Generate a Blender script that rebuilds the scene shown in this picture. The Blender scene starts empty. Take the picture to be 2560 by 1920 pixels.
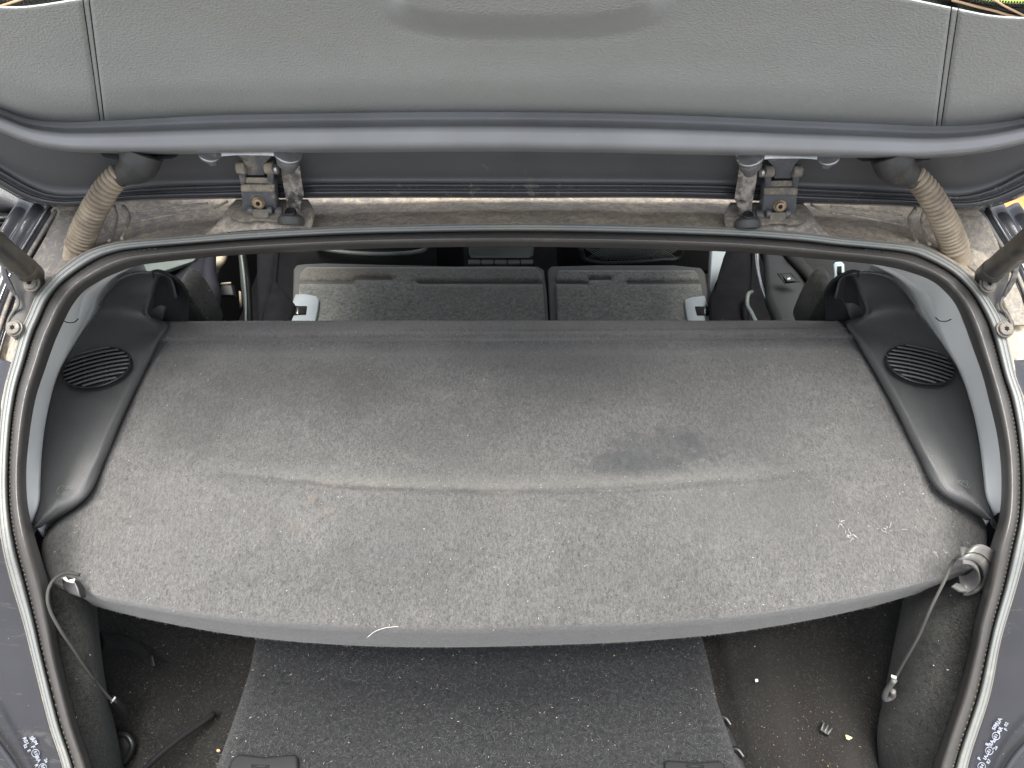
import bpy, bmesh, math, random
import numpy as np
from mathutils import Vector, Matrix
from mathutils.noise import noise as pnoise
random.seed(7)
R = math.radians
scene = bpy.context.scene
COL = scene.collection

# ------------------------------------------------------------------ camera
CAM_H = 1.75
F_PX = 1934.0
PITCH = R(45.0)
cam_d = bpy.data.cameras.new("camera")
cam = bpy.data.objects.new("camera", cam_d)
COL.objects.link(cam)
cam.location = (0, 0, CAM_H)
cam.rotation_euler = (R(90) - PITCH, 0, 0)
cam_d.sensor_width = 36.0
cam_d.lens = 36.0 * F_PX / 2560.0
cam_d.clip_start = 0.02
cam_d.clip_end = 400.0
scene.camera = cam

# ------------------------------------------------------------------ light
SUN_EL, SUN_AZ = R(79), R(185)
world = bpy.data.worlds.new("World")
scene.world = world
world.use_nodes = True
wn = world.node_tree.nodes
wl = world.node_tree.links
wn.clear()
sky = wn.new("ShaderNodeTexSky")
sky.sky_type = 'NISHITA'
sky.sun_disc = False
sky.sun_elevation = SUN_EL
sky.sun_rotation = SUN_AZ
sky.dust_density = 3.0
sky.air_density = 1.2
hs = wn.new("ShaderNodeHueSaturation")
hs.inputs["Saturation"].default_value = 0.28
bg = wn.new("ShaderNodeBackground")
bg.inputs["Strength"].default_value = 0.08
wo = wn.new("ShaderNodeOutputWorld")
wl.new(sky.outputs[0], hs.inputs["Color"])
wl.new(hs.outputs[0], bg.inputs["Color"])
wl.new(bg.outputs[0], wo.inputs["Surface"])

sun_d = bpy.data.lights.new("sun", 'SUN')
sun_d.energy = 2.9
sun_d.angle = R(38)
sun_d.color = (1.0, 0.965, 0.92)
sun = bpy.data.objects.new("sun", sun_d)
COL.objects.link(sun)
sx = math.sin(SUN_AZ) * math.cos(SUN_EL)
sy = math.cos(SUN_AZ) * math.cos(SUN_EL)
sz = math.sin(SUN_EL)
sun.rotation_euler = Vector((sx, sy, sz)).to_track_quat('Z', 'Y').to_euler()
sun.location = (sx * 6, sy * 6, sz * 6 + 2)

scene.view_settings.view_transform = 'Standard'
scene.view_settings.look = 'None'
scene.view_settings.gamma = 1.0
scene.view_settings.exposure = 2.15
scene.cycles.use_denoising = True
scene.cycles.max_bounces = 8
scene.cycles.diffuse_bounces = 5
scene.cycles.glossy_bounces = 4

# ------------------------------------------------------------------ geometry helpers
SP, CP = math.sin(PITCH), math.cos(PITCH)

def ray(px, v):
    a = (px - 1280.0) / F_PX
    b = (960.0 - v) / F_PX
    return Vector((a, CP + b * SP, -SP + b * CP))

def P(px, v, y):
    """point seen at photograph pixel (px, v) standing y metres ahead"""
    r = ray(px, v)
    k = y / r.y
    return Vector((r.x * k, y, CAM_H + r.z * k))

def Z(px, v, h):
    """the same, standing h metres above (negative: below) the camera height"""
    r = ray(px, v)
    k = h / r.z
    return Vector((r.x * k, r.y * k, CAM_H + h))

def tan_a(v):
    r = ray(1280, v)
    return -r.z / r.y

def yo(v):
    """depth of the sloping tailgate opening"""
    t = tan_a(v)
    y1 = 1.0324 / (t + 0.603)
    y2 = 1.5793 / (t + 1.719)
    k = min(1.0, max(0.0, (v - 1250) / 200.0))
    k = k * k * (3 - 2 * k)
    return y1 * (1 - k) + y2 * k
ON = Vector((0, -0.55, 0.835))            # normal of the opening
def lift(p, h):
    """move a point of the opening h metres off its surface, along the line of sight"""
    d = (p - CAMV).normalized()
    k = max(0.45, abs(d.dot(ON)))
    return p - d * (h / k)
CAMV = Vector((0, 0, CAM_H))

def spline(pts, n, ts=None):
    A = np.array([list(p) for p in pts], dtype=float)
    if len(A) == 2:
        t = np.linspace(0, 1, n)[:, None]
        return [Vector(q) for q in A[0] * (1 - t) + A[1] * t]
    d = np.r_[0, np.cumsum(np.linalg.norm(np.diff(A, axis=0), axis=1) + 1e-9)]
    m = np.zeros_like(A)
    for i in range(len(A)):
        if i == 0:
            m[i] = (A[1] - A[0]) / (d[1] - d[0])
        elif i == len(A) - 1:
            m[i] = (A[-1] - A[-2]) / (d[-1] - d[-2])
        else:
            h0, h1 = d[i] - d[i - 1], d[i + 1] - d[i]
            s0, s1 = (A[i] - A[i - 1]) / h0, (A[i + 1] - A[i]) / h1
            m[i] = (s0 * h1 + s1 * h0) / (h0 + h1)
    q = np.linspace(0, d[-1], n) if ts is None else np.array(ts) * d[-1]
    out = []
    for x in q:
        i = min(max(int(np.searchsorted(d, x, side='right')) - 1, 0), len(A) - 2)
        h = d[i + 1] - d[i]
        t = (x - d[i]) / h
        out.append(Vector((2*t**3-3*t*t+1)*A[i] + (t**3-2*t*t+t)*h*m[i] + (-2*t**3+3*t*t)*A[i+1] + (t**3-t*t)*h*m[i+1]))
    return out

def loft(rows, nu, nv=1, smooth=True):
    """rows of world points -> (verts, faces); every row resampled to nu points, nv steps between rows"""
    G = [spline(r, nu) if nu else list(r) for r in rows]
    nu = len(G[0])
    if nv > 1:
        if smooth and len(G) > 2:
            cols = []
            kk = np.linspace(0, len(G) - 1, (len(G) - 1) * nv + 1)
            for j in range(nu):
                c = [g[j] for g in G]
                A = np.array([list(p) for p in c])
                L = np.linalg.norm(np.diff(A, axis=0), axis=1) + 1e-9
                m = np.zeros_like(A)
                for i in range(len(A)):
                    if i == 0: m[i] = (A[1]-A[0])/L[0]
                    elif i == len(A)-1: m[i] = (A[-1]-A[-2])/L[-1]
                    else: m[i] = ((A[i]-A[i-1])/L[i-1]*L[i] + (A[i+1]-A[i])/L[i]*L[i-1])/(L[i]+L[i-1])
                o = []
                for k in kk:
                    i = min(int(k), len(A)-2); t = k-i; h = L[i]
                    o.append(Vector((2*t**3-3*t*t+1)*A[i]+(t**3-2*t*t+t)*h*m[i]+(-2*t**3+3*t*t)*A[i+1]+(t**3-t*t)*h*m[i+1]))
                cols.append(o)
            G = [[cols[j][i] for j in range(nu)] for i in range(len(kk))]
        else:
            H = []
            for a, b in zip(G[:-1], G[1:]):
                for s in range(nv):
                    t = s / nv
                    H.append([p.lerp(q, t) for p, q in zip(a, b)])
            H.append(G[-1])
            G = H
    vs = [p for g in G for p in g]
    fs = []
    for i in range(len(G) - 1):
        for j in range(nu - 1):
            a = i * nu + j
            fs.append((a, a + 1, a + nu + 1, a + nu))
    return vs, fs

CAMV = Vector((0, 0, CAM_H))

def link(name, me, mat, parent=None, smooth=True, **kw):
    o = bpy.data.objects.new(name, me)
    COL.objects.link(o)
    if mat is not None and not me.materials:
        me.materials.append(mat)
    if smooth:
        me.polygons.foreach_set("use_smooth", [True] * len(me.polygons))
    if parent is not None:
        o.parent = parent
        if parent.type == 'EMPTY':
            o.matrix_parent_inverse = Matrix.Translation(parent.location).inverted()
    for k, v in kw.items():
        o[k] = v
    return o

def mesh(name, vs, fs, mat, parent=None, smooth=True, face_cam=True, solid=0.0, bevel=0.0, closed=False, auto=None, **kw):
    me = bpy.data.meshes.new(name)
    me.from_pydata([tuple(v) for v in vs], [], fs)
    me.validate()
    if closed:
        b = bmesh.new(); b.from_mesh(me)
        bmesh.ops.remove_doubles(b, verts=b.verts, dist=1e-6)
        bmesh.ops.recalc_face_normals(b, faces=b.faces)
        b.to_mesh(me); b.free()
    elif face_cam:
        s = 0.0
        for p in me.polygons:
            s += p.normal.dot((CAMV - p.center).normalized()) * p.area
        if s < 0:
            me.flip_normals()
    o = link(name, me, mat, parent, smooth, **kw)
    if solid:
        m = o.modifiers.new("thickness", 'SOLIDIFY')
        m.thickness = solid; m.offset = -1
    if bevel:
        m = o.modifiers.new("bevel", 'BEVEL')
        m.width = bevel; m.segments = 3; m.limit_method = 'ANGLE'; m.angle_limit = R(35)
    return o

def lofted(name, rows, nu, nv, mat, parent=None, **kw):
    vs, fs = loft(rows, nu, nv, kw.pop('curve', True))
    return mesh(name, vs, fs, mat, parent, **kw)

def slab(name, pts, thick, mat, parent=None, bevel=0.0015, n=0, push=None, smooth=True, **kw):
    """a plate: outline of world points (closed), extruded away from the camera by thick"""
    pts = [Vector(p) for p in pts]
    if n:
        pts = spline(pts + [pts[0]], n + 1)[:-1]
    c = sum(pts, Vector()) / len(pts)
    if push is None:
        nrm = Vector()
        for i in range(len(pts)):
            nrm += (pts[i] - c).cross(pts[(i + 1) % len(pts)] - c)
        nrm.normalize()
        if nrm.dot(c - CAMV) < 0: nrm.negate()
        push = nrm
    k = len(pts)
    vs = pts + [p + push * thick for p in pts]
    fs = [tuple(range(k)), tuple(range(2 * k - 1, k - 1, -1))] + [(i, (i + 1) % k, k + (i + 1) % k, k + i) for i in range(k)]
    return mesh(name, vs, fs, mat, parent, closed=True, bevel=bevel, smooth=smooth, **kw)

def tube_data(path, rad, seg=14, caps=True, flat=1.0, up=None):
    n = len(path)
    rads = rad if hasattr(rad, '__len__') else [rad] * n
    vs, fs = [], []
    prev = None
    for i in range(n):
        t = (path[min(i + 1, n - 1)] - path[max(i - 1, 0)]).normalized()
        if prev is None:
            ref = up or (Vector((0, 0, 1)) if abs(t.z) < 0.9 else Vector((1, 0, 0)))
            a = t.cross(ref).normalized()
        else:
            a = (prev - t * prev.dot(t)).normalized()
        prev = a
        b = t.cross(a)
        for k in range(seg):
            w = 2 * math.pi * k / seg
            vs.append(path[i] + a * math.cos(w) * rads[i] + b * math.sin(w) * rads[i] * flat)
    for i in range(n - 1):
        for k in range(seg):
            fs.append((i * seg + k, i * seg + (k + 1) % seg, (i + 1) * seg + (k + 1) % seg, (i + 1) * seg + k))
    if caps:
        fs.append(tuple(range(seg))[::-1])
        fs.append(tuple(range((n - 1) * seg, n * seg)))
    return vs, fs

def tube(name, path, rad, mat, parent=None, seg=14, bevel=0, **kw):
    fl = kw.pop('flat', 1.0); up = kw.pop('up', None)
    vs, fs = tube_data(path, rad, seg, True, fl, up)
    return mesh(name, vs, fs, mat, parent, closed=True, bevel=bevel, **kw)

def cyl(name, c, axis, r, h, mat, parent=None, seg=24, bevel=0.0008, r2=None, **kw):
    axis = Vector(axis).normalized()
    return tube(name, [c - axis * h / 2, c + axis * h / 2], [r, r if r2 is None else r2], mat, parent, seg=seg, bevel=bevel, **kw)

def merge(name, parts, mat, parent=None, **kw):
    vs, fs = [], []
    for v, f in parts:
        k = len(vs)
        vs += list(v); fs += [tuple(i + k for i in q) for q in f]
    return mesh(name, vs, fs, mat, parent, **kw)

def box_data(c, s):
    c = Vector(c); x, y, z = [q / 2 for q in s]
    vs = [c + Vector((a * x, b * y, d * z)) for a in (-1, 1) for b in (-1, 1) for d in (-1, 1)]
    return vs, [(0, 1, 3, 2), (4, 6, 7, 5), (0, 4, 5, 1), (2, 3, 7, 6), (0, 2, 6, 4), (1, 5, 7, 3)]

def box(name, c, s, mat, parent=None, bevel=0.004, **kw):
    vs, fs = box_data(c, s)
    return mesh(name, vs, fs, mat, parent, closed=True, bevel=bevel, smooth=False, **kw)

def thing(name, loc, label, cat, group=None):
    o = bpy.data.objects.new(name, None)
    COL.objects.link(o)
    o.location = loc
    o.empty_display_size = 0.1
    o['label'] = label; o['category'] = cat
    if group: o['group'] = group
    bpy.context.view_layer.update()
    return o

# ------------------------------------------------------------------ materials
class NT:
    def __init__(s, name, rough=0.5, metallic=0.0, spec=0.5):
        s.m = bpy.data.materials.new(name)
        s.m.use_nodes = True
        s.n = s.m.node_tree.nodes; s.l = s.m.node_tree.links
        s.b = s.n["Principled BSDF"]
        s.b.inputs["Roughness"].default_value = rough
        s.b.inputs["Metallic"].default_value = metallic
        s.b.inputs["Specular IOR Level"].default_value = spec
        s.pos = s.n.new("ShaderNodeNewGeometry").outputs["Position"]
    def new(s, t, **inp):
        x = s.n.new(t)
        for k, v in inp.items():
            x.inputs[k].default_value = v
        return x
    def scaled(s, sc, rot=None):
        m = s.n.new("ShaderNodeMapping")
        m.inputs["Scale"].default_value = sc
        if rot: m.inputs["Rotation"].default_value = rot
        s.l.new(s.pos, m.inputs["Vector"])
        return m.outputs[0]
    def noise(s, scale, detail=4, rough=0.6, vec=None, dist=0.0):
        x = s.n.new("ShaderNodeTexNoise")
        x.inputs["Scale"].default_value = scale
        x.inputs["Detail"].default_value = detail
        x.inputs["Roughness"].default_value = rough
        x.inputs["Distortion"].default_value = dist
        s.l.new(vec or s.pos, x.inputs["Vector"])
        return x.outputs["Fac"]
    def vor(s, scale, feat='F1', vec=None):
        x = s.n.new("ShaderNodeTexVoronoi")
        x.feature = feat
        x.inputs["Scale"].default_value = scale
        s.l.new(vec or s.pos, x.inputs["Vector"])
        return x.outputs["Distance"]
    def ramp(s, fac, stops):
        x = s.n.new("ShaderNodeValToRGB")
        e = x.color_ramp.elements
        while len(e) > 1: e.remove(e[-1])
        for i, (p, c) in enumerate(stops):
            q = e[0] if i == 0 else e.new(p)
            q.position = p
            q.color = (c[0], c[1], c[2], 1) if hasattr(c, '__len__') else (c, c, c, 1)
        s.l.new(fac, x.inputs[0])
        return x.outputs[0]
    def mr(s, fac, a, b, c=0.0, d=1.0, smooth=True):
        x = s.n.new("ShaderNodeMapRange")
        if smooth: x.interpolation_type = 'SMOOTHSTEP'
        for k, v in zip(("From Min", "From Max", "To Min", "To Max"), (a, b, c, d)):
            x.inputs[k].default_value = v
        s.l.new(fac, x.inputs[0])
        return x.outputs[0]
    def mix(s, fac, a, b, mode='MIX'):
        x = s.n.new("ShaderNodeMix")
        x.data_type = 'RGBA'; x.blend_type = mode
        for sock, val in ((x.inputs[0], fac), (x.inputs[6], a), (x.inputs[7], b)):
            if isinstance(val, bpy.types.NodeSocket): s.l.new(val, sock)
            elif hasattr(val, '__len__'): sock.default_value = (val[0], val[1], val[2], 1)
            else: sock.default_value = val
        return x.outputs[2]
    def math(s, op, a, b=0.0):
        x = s.n.new("ShaderNodeMath"); x.operation = op
        for sock, val in ((x.inputs[0], a), (x.inputs[1], b)):
            if isinstance(val, bpy.types.NodeSocket): s.l.new(val, sock)
            else: sock.default_value = val
        return x.outputs[0]
    def sep(s):
        x = s.n.new("ShaderNodeSeparateXYZ"); s.l.new(s.pos, x.inputs[0]); return x.outputs
    def blob(s, c, rad, nscale=30, namt=0.6, soft=0.25):
        """irregular patch at world point c with radii rad"""
        m = s.n.new("ShaderNodeMapping"); m.vector_type = 'TEXTURE'
        m.inputs["Location"].default_value = c
        m.inputs["Scale"].default_value = rad
        s.l.new(s.pos, m.inputs["Vector"])
        ln = s.n.new("ShaderNodeVectorMath"); ln.operation = 'LENGTH'
        s.l.new(m.outputs[0], ln.inputs[0])
        nz = s.noise(nscale, 3, 0.55)
        d = s.math('ADD', ln.outputs["Value"], s.math('MULTIPLY', s.math('SUBTRACT', nz, 0.5), namt * 2))
        return s.mr(d, 1.0 - soft, 1.0 + soft, 1.0, 0.0)
    def bump(s, h, strength, dist):
        x = s.n.new("ShaderNodeBump")
        x.inputs["Strength"].default_value = strength
        x.inputs["Distance"].default_value = dist
        s.l.new(h, x.inputs["Height"])
        if s.b.inputs["Normal"].is_linked:
            s.l.new(s.b.inputs["Normal"].links[0].from_socket, x.inputs["Normal"])
        s.l.new(x.outputs[0], s.b.inputs["Normal"])
    def color(s, c):
        if isinstance(c, bpy.types.NodeSocket): s.l.new(c, s.b.inputs["Base Color"])
        else: s.b.inputs["Base Color"].default_value = (c[0], c[1], c[2], 1)
    def rough(s, c): s.l.new(c, s.b.inputs["Roughness"])

def plastic(name, c, rough=0.5, grain=0.0, gscale=900, var=0.12, dust=0.0, dustc=(0.42, 0.36, 0.27), spec=0.5, dscale=45):
    t = NT(name, rough, 0, spec)
    n1 = t.noise(9, 4)
    lo = [q * (1 - var) for q in c]; hi = [q * (1 + var) for q in c]
    col = t.ramp(n1, [(0.3, lo), (0.7, hi)])
    if dust:
        d = t.noise(dscale, 8, 0.72)
        d2 = t.noise(7, 3)
        f = t.mr(t.math('ADD', d, t.math('MULTIPLY', d2, 0.6)), 0.86 - dust * 0.35, 1.12 - dust * 0.2, 0, 1)
        f = t.math('MULTIPLY', f, min(1.0, dust + 0.25))
        col = t.mix(f, col, dustc)
        t.rough(t.mr(f, 0, 1, rough, 0.95, False))
    else:
        t.rough(t.mr(t.noise(30, 5), 0.3, 0.7, rough * 0.88, min(1, rough * 1.12)))
    t.color(col)
    if grain:
        t.bump(t.vor(gscale), grain, 0.0006)
    t.bump(t.noise(60, 3), 0.08, 0.001)
    return t.m

def carpet(name, dark, light, fib=620, bump=0.9, blotch=0.25, extra=None, sheen=0.25, specks=0.0, stretch=(1, 1, 1)):
    t = NT(name, 0.95, 0, 0.15)
    v = t.scaled(stretch)
    n1 = t.noise(fib, 3, 0.75, v, 1.2)
    n2 = t.noise(fib * 0.33, 3, 0.6, v, 0.6)
    n = t.math('ADD', t.math('MULTIPLY', n1, 0.68), t.math('MULTIPLY', n2, 0.32))
    mid = [(a + b) / 2 for a, b in zip(dark, light)]
    col = t.ramp(n, [(0.36, dark), (0.5, mid), (0.64, light)])
    b1 = t.noise(5.5, 4, 0.6)
    sh = t.ramp(b1, [(0.28, 1 - blotch), (0.72, 1 + blotch * 0.6)])
    col = t.mix(1.0, col, sh, 'MULTIPLY')
    b2 = t.noise(38, 4, 0.7)
    col = t.mix(1.0, col, t.ramp(b2, [(0.3, 1 - blotch * 0.5), (0.7, 1 + blotch * 0.4)]), 'MULTIPLY')
    if specks:
        s1 = t.mr(t.noise(fib * 0.55, 1, 0.5, None, 0), 0.79 - specks * 0.05, 0.83, 0, 1)
        col = t.mix(s1, col, (0.55, 0.52, 0.47))
    if extra: col = extra(t, col)
    t.color(col)
    t.b.inputs["Sheen Weight"].default_value = sheen
    t.b.inputs["Sheen Roughness"].default_value = 0.6
    t.bump(n, bump, 0.0016)
    return t.m

def paint(name, c, rough=0.28, dust=0.0, coat=0.3, dustc=(0.40, 0.34, 0.26), streak=False, dscale=30, amount=1.0, specks=True):
    t = NT(name, rough, 0, 0.5)
    t.b.inputs["Coat Weight"].default_value = coat
    t.b.inputs["Coat Roughness"].default_value = 0.12
    col = t.ramp(t.noise(6, 3), [(0.3, [q * 0.85 for q in c]), (0.7, [q * 1.15 for q in c])])
    if dust:
        v = t.scaled((0.45, 1.6, 1.6)) if streak else None
        d = t.noise(dscale, 9, 0.75, v, 0.8)
        d2 = t.noise(4.5, 3, 0.5)
        f = t.mr(t.math('ADD', d, t.math('MULTIPLY', d2, 0.5)), 0.95 - dust * 0.5, 1.12 - dust * 0.25, 0, 1)
        fine = t.noise(420, 3, 0.8)
        f = t.math('MULTIPLY', f, t.mr(fine, 0.25, 0.7, 0.5, 1.0))
        f = t.math('MULTIPLY', f, amount)
        dc = t.ramp(t.noise(22, 5), [(0.3, [q * 0.72 for q in dustc]), (0.7, [q * 1.25 for q in dustc])])
        col = t.mix(f, col, dc)
        t.rough(t.mr(f, 0, 0.8, rough, 0.9, False))
        cw = t.mr(f, 0, 0.6, coat, 0.0, False)
        t.l.new(cw, t.b.inputs["Coat Weight"])
    if specks:
        s = t.mr(t.noise(260, 2, 0.5), 0.765, 0.8, 0, 0.8)
        col = t.mix(s, col, (0.5, 0.48, 0.44))
    t.color(col)
    t.bump(t.noise(14, 2), 0.05, 0.002)
    return t.m

def metal(name, c, rough=0.35, dust=0.0, dustc=(0.42, 0.36, 0.28)):
    t = NT(name, rough, 0.9)
    col = t.ramp(t.noise(60, 4), [(0.3, [q * 0.8 for q in c]), (0.7, [q * 1.15 for q in c])])
    if dust:
        f = t.mr(t.noise(70, 8, 0.75), 0.6 - dust * 0.35, 0.68 - dust * 0.1, 0, 0.9)
        col = t.mix(f, col, dustc)
        t.l.new(t.mr(f, 0, 1, 0.9, 0.0), t.b.inputs["Metallic"])
        t.rough(t.mr(f, 0, 1, rough, 0.95))
    t.color(col)
    return t.m

# ---- material set
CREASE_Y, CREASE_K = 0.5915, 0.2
def shelf_extra(t, col):
    def st(px, v, h, rx, ry, c, amt, ns=28, na=0.55, soft=0.22):
        nonlocal col
        p = Z(px, v, h)
        f = t.math('MULTIPLY', t.blob(p, (rx, ry, 0.2), ns, na, soft), amt)
        col = t.mix(f, col, c)
    dk = (0.028, 0.031, 0.034)
    st(1650, 1130, -0.780, 0.062, 0.032, dk, 0.42, 60, 1.5, 0.16)
    st(1600, 1160, -0.780, 0.070, 0.020, dk, 0.35, 75, 1.4, 0.18)
    st(1640, 1140, -0.780, 0.080, 0.040, dk, 0.16, 26, 0.9, 0.5)
    st(1535, 1165, -0.780, 0.035, 0.018, dk, 0.32, 70, 1.4, 0.2)
    st(1770, 1120, -0.780, 0.03, 0.016, dk, 0.3, 70, 1.4, 0.2)
    st(1700, 1085, -0.780, 0.03, 0.010, dk, 0.3, 80, 1.3, 0.2)
    st(1730, 1100, -0.780, 0.022, 0.012, dk, 0.3, 60, 0.9, 0.35)
    st(1480, 930, -0.769, 0.13, 0.05, (0.036, 0.035, 0.034), 0.28, 12, 1.0, 0.6)
    st(600, 900, -0.769, 0.10, 0.04, (0.036, 0.035, 0.034), 0.28, 12, 1.0, 0.6)
    st(980, 1330, -0.792, 0.06, 0.05, (0.06, 0.06, 0.062), 0.25, 12, 1.0, 0.6)
    st(1850, 1260, -0.79, 0.08, 0.04, (0.055, 0.055, 0.058), 0.28, 12, 1.0, 0.6)
    st(1880, 1050, -0.775, 0.06, 0.07, (0.035, 0.034, 0.034), 0.30, 16, 0.9, 0.5)
    st(2230, 1090, -0.777, 0.05, 0.05, (0.035, 0.035, 0.036), 0.35, 18, 0.8, 0.5)
    st(800, 960, -0.770, 0.10, 0.05, (0.036, 0.034, 0.032), 0.35, 14, 0.9, 0.5)
    st(480, 1060, -0.776, 0.06, 0.06, (0.036, 0.034, 0.032), 0.25, 14, 0.9, 0.5)
    st(1340, 900, -0.769, 0.11, 0.03, (0.034, 0.032, 0.031), 0.35, 14, 0.9, 0.5)
    st(1100, 1090, -0.779, 0.09, 0.04, (0.036, 0.034, 0.032), 0.22, 14, 0.9, 0.5)
    # dried mud patches and chalky smears
    for px, v, rx, ry, a in ((778, 1248, 0.006, 0.005, 0.7), (815, 1276, 0.012, 0.004, 0.5), (745, 1310, 0.018, 0.006, 0.25),
                             (960, 1226, 0.03, 0.005, 0.3), (810, 1220, 0.02, 0.004, 0.35), (1250, 1240, 0.02, 0.006, 0.25)):
        st(px, v, -0.787, rx, ry, (0.22, 0.15, 0.10), a * 0.28, 160, 1.1, 0.5)
    # dust held along the fold and the rear lip
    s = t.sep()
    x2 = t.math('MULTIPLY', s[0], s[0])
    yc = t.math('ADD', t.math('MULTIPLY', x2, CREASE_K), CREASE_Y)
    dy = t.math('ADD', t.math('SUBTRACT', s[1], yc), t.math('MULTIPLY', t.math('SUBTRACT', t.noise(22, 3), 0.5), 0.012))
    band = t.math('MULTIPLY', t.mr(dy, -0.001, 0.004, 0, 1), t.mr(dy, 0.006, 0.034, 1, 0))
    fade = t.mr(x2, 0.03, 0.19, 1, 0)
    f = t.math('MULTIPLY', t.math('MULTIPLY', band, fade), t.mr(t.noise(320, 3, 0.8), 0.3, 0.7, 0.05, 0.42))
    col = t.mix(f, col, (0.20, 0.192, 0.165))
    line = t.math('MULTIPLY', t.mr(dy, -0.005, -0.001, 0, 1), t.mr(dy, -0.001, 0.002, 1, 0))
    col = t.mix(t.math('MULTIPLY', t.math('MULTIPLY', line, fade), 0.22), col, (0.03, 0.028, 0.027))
    lipf = t.math('MULTIPLY', t.mr(s[1], 0.862, 0.875, 0, 1), t.mr(t.noise(9, 4), 0.3, 0.7, 0.1, 0.45))
    col = t.mix(lipf, col, (0.115, 0.10, 0.078))
    for x0, a0 in ((-0.38, 0.10), (0.0, 0.08), (0.33, 0.10)):
        f = t.math('MULTIPLY', t.blob(Vector((x0, 0.60 - abs(x0) * 0.1, 0.97)), (0.14, 0.05, 0.3), 10, 0.9, 0.5), a0)
        col = t.mix(f, col, (0.15, 0.144, 0.13))
    return col

def seat_extra(t, col):
    p = Z(900, 700, -1.1)
    f = t.math('MULTIPLY', t.blob(Z(860, 680, -1.1), (0.16, 0.05, 0.3), 14, 0.8, 0.5), 0.5)
    col = t.mix(f, col, (0.075, 0.055, 0.035))
    f = t.math('MULTIPLY', t.blob(Z(1230, 690, -1.1), (0.14, 0.10, 0.3), 9, 0.8, 0.6), 0.4)
    return t.mix(f, col, (0.10, 0.105, 0.085))

def well_extra(t, col):
    for px, v, h, r, a in ((1960, 1850, -1.13, 0.11, 0.55), (2100, 1900, -1.1, 0.12, 0.5), (2030, 1720, -1.12, 0.05, 0.35), (1880, 1900, -1.12, 0.05, 0.3), (470, 1720, -1.1, 0.05, 0.3)):
        f = t.math('MULTIPLY', t.blob(Z(px, v, h), (r, r * 1.3, 0.3), 11, 0.7, 0.5), a)
        col = t.mix(f, col, (0.015, 0.0135, 0.012))
    return col

M = {}
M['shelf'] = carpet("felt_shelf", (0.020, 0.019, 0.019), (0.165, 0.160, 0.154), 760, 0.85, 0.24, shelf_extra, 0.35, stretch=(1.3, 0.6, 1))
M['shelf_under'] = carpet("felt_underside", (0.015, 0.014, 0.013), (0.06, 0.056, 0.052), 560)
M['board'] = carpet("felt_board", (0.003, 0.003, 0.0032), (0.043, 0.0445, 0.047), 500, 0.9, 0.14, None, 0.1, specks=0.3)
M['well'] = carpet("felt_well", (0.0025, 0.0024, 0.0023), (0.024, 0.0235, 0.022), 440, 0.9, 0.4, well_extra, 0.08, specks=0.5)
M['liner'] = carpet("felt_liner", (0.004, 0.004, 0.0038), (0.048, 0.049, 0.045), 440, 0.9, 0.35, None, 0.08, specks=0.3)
M['seatback'] = carpet("felt_seatback", (0.018, 0.018, 0.0165), (0.225, 0.23, 0.20), 300, 0.9, 0.25, seat_extra, 0.3, specks=0.1)
M['seat_rim'] = plastic("vinyl_rim", (0.062, 0.064, 0.060), 0.6, 0.3, 700, 0.2, 0.25, (0.14, 0.11, 0.08))
M['trim_gate'] = plastic("grained_gate_trim", (0.44, 0.452, 0.442), 0.36, 1.0, 430, 0.05, spec=0.7, dust=0.03)
M['seam'] = plastic("gate_seam", (0.12, 0.12, 0.115), 0.6)
M['paint'] = paint("slate_blue_paint", (0.050, 0.052, 0.066), 0.34, 0.10, 0.25, amount=0.5)
M['paint_bead'] = paint("lightened_bead_paint", (0.28, 0.282, 0.292), 0.34, 0.15, 0.25, amount=0.35, streak=True)  # dark body paint lightened in colour in place of its sky reflection
M['paint_recess'] = paint("recess_paint", (0.088, 0.089, 0.093), 0.45, 0.12, 0.1, amount=0.5)
M['paint_lip'] = paint("lip_paint", (0.045, 0.046, 0.052), 0.22, 0.22, 0.5, amount=0.7, dscale=60)
M['paint_gutter'] = paint("dusty_gutter_paint", (0.19, 0.175, 0.170), 0.55, 0.72, 0.0, dustc=(0.60, 0.51, 0.38), dscale=95)
M['paint_pillar'] = paint("dusty_pillar_paint", (0.15, 0.14, 0.135), 0.6, 0.6, 0.0, dustc=(0.45, 0.39, 0.29), dscale=130, amount=0.8)
M['paint_gloss'] = paint("glossy_body_paint", (0.034, 0.035, 0.041), 0.22, 0.3, 0.4, dustc=(0.2,0.19,0.17), amount=0.4, streak=True)
M['seam_edge'] = paint("pale_paint_edge", (0.19, 0.186, 0.172), 0.5, 0.4, 0.1, dustc=(0.40, 0.35, 0.25), dscale=90)
M['rubber_band'] = plastic("grey_rubber_lip", (0.205, 0.215, 0.21), 0.42, 0, var=0.1, dust=0.28, dustc=(0.30, 0.27, 0.21), dscale=120)
M['rubber_bulb'] = plastic("black_rubber_bulb", (0.075, 0.071, 0.068), 0.33, 0.15, 900, 0.12, 0.10, (0.2, 0.16, 0.11), dscale=160)
M['black_trim'] = plastic("black_side_trim", (0.052, 0.053, 0.055), 0.36, 0.5, 1000, 0.08, spec=0.7)
M['slat'] = plastic("slat_plastic", (0.065, 0.066, 0.068), 0.4)
M['black'] = plastic("black_plastic", (0.012, 0.012, 0.013), 0.38)
M['hole'] = plastic("dark_opening", (0.003, 0.003, 0.003), 0.9)
M['deep'] = plastic("dark_cabin_plastic", (0.006, 0.006, 0.007), 0.85, 0.2, 700, spec=0.12)
M['cabin'] = plastic("charcoal_cabin_plastic", (0.017, 0.018, 0.0185), 0.6, 0.3, 700, spec=0.3)
M['cabin_blue'] = plastic("dark_violet_plastic", (0.006, 0.0058, 0.009), 0.6, spec=0.3)
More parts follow.
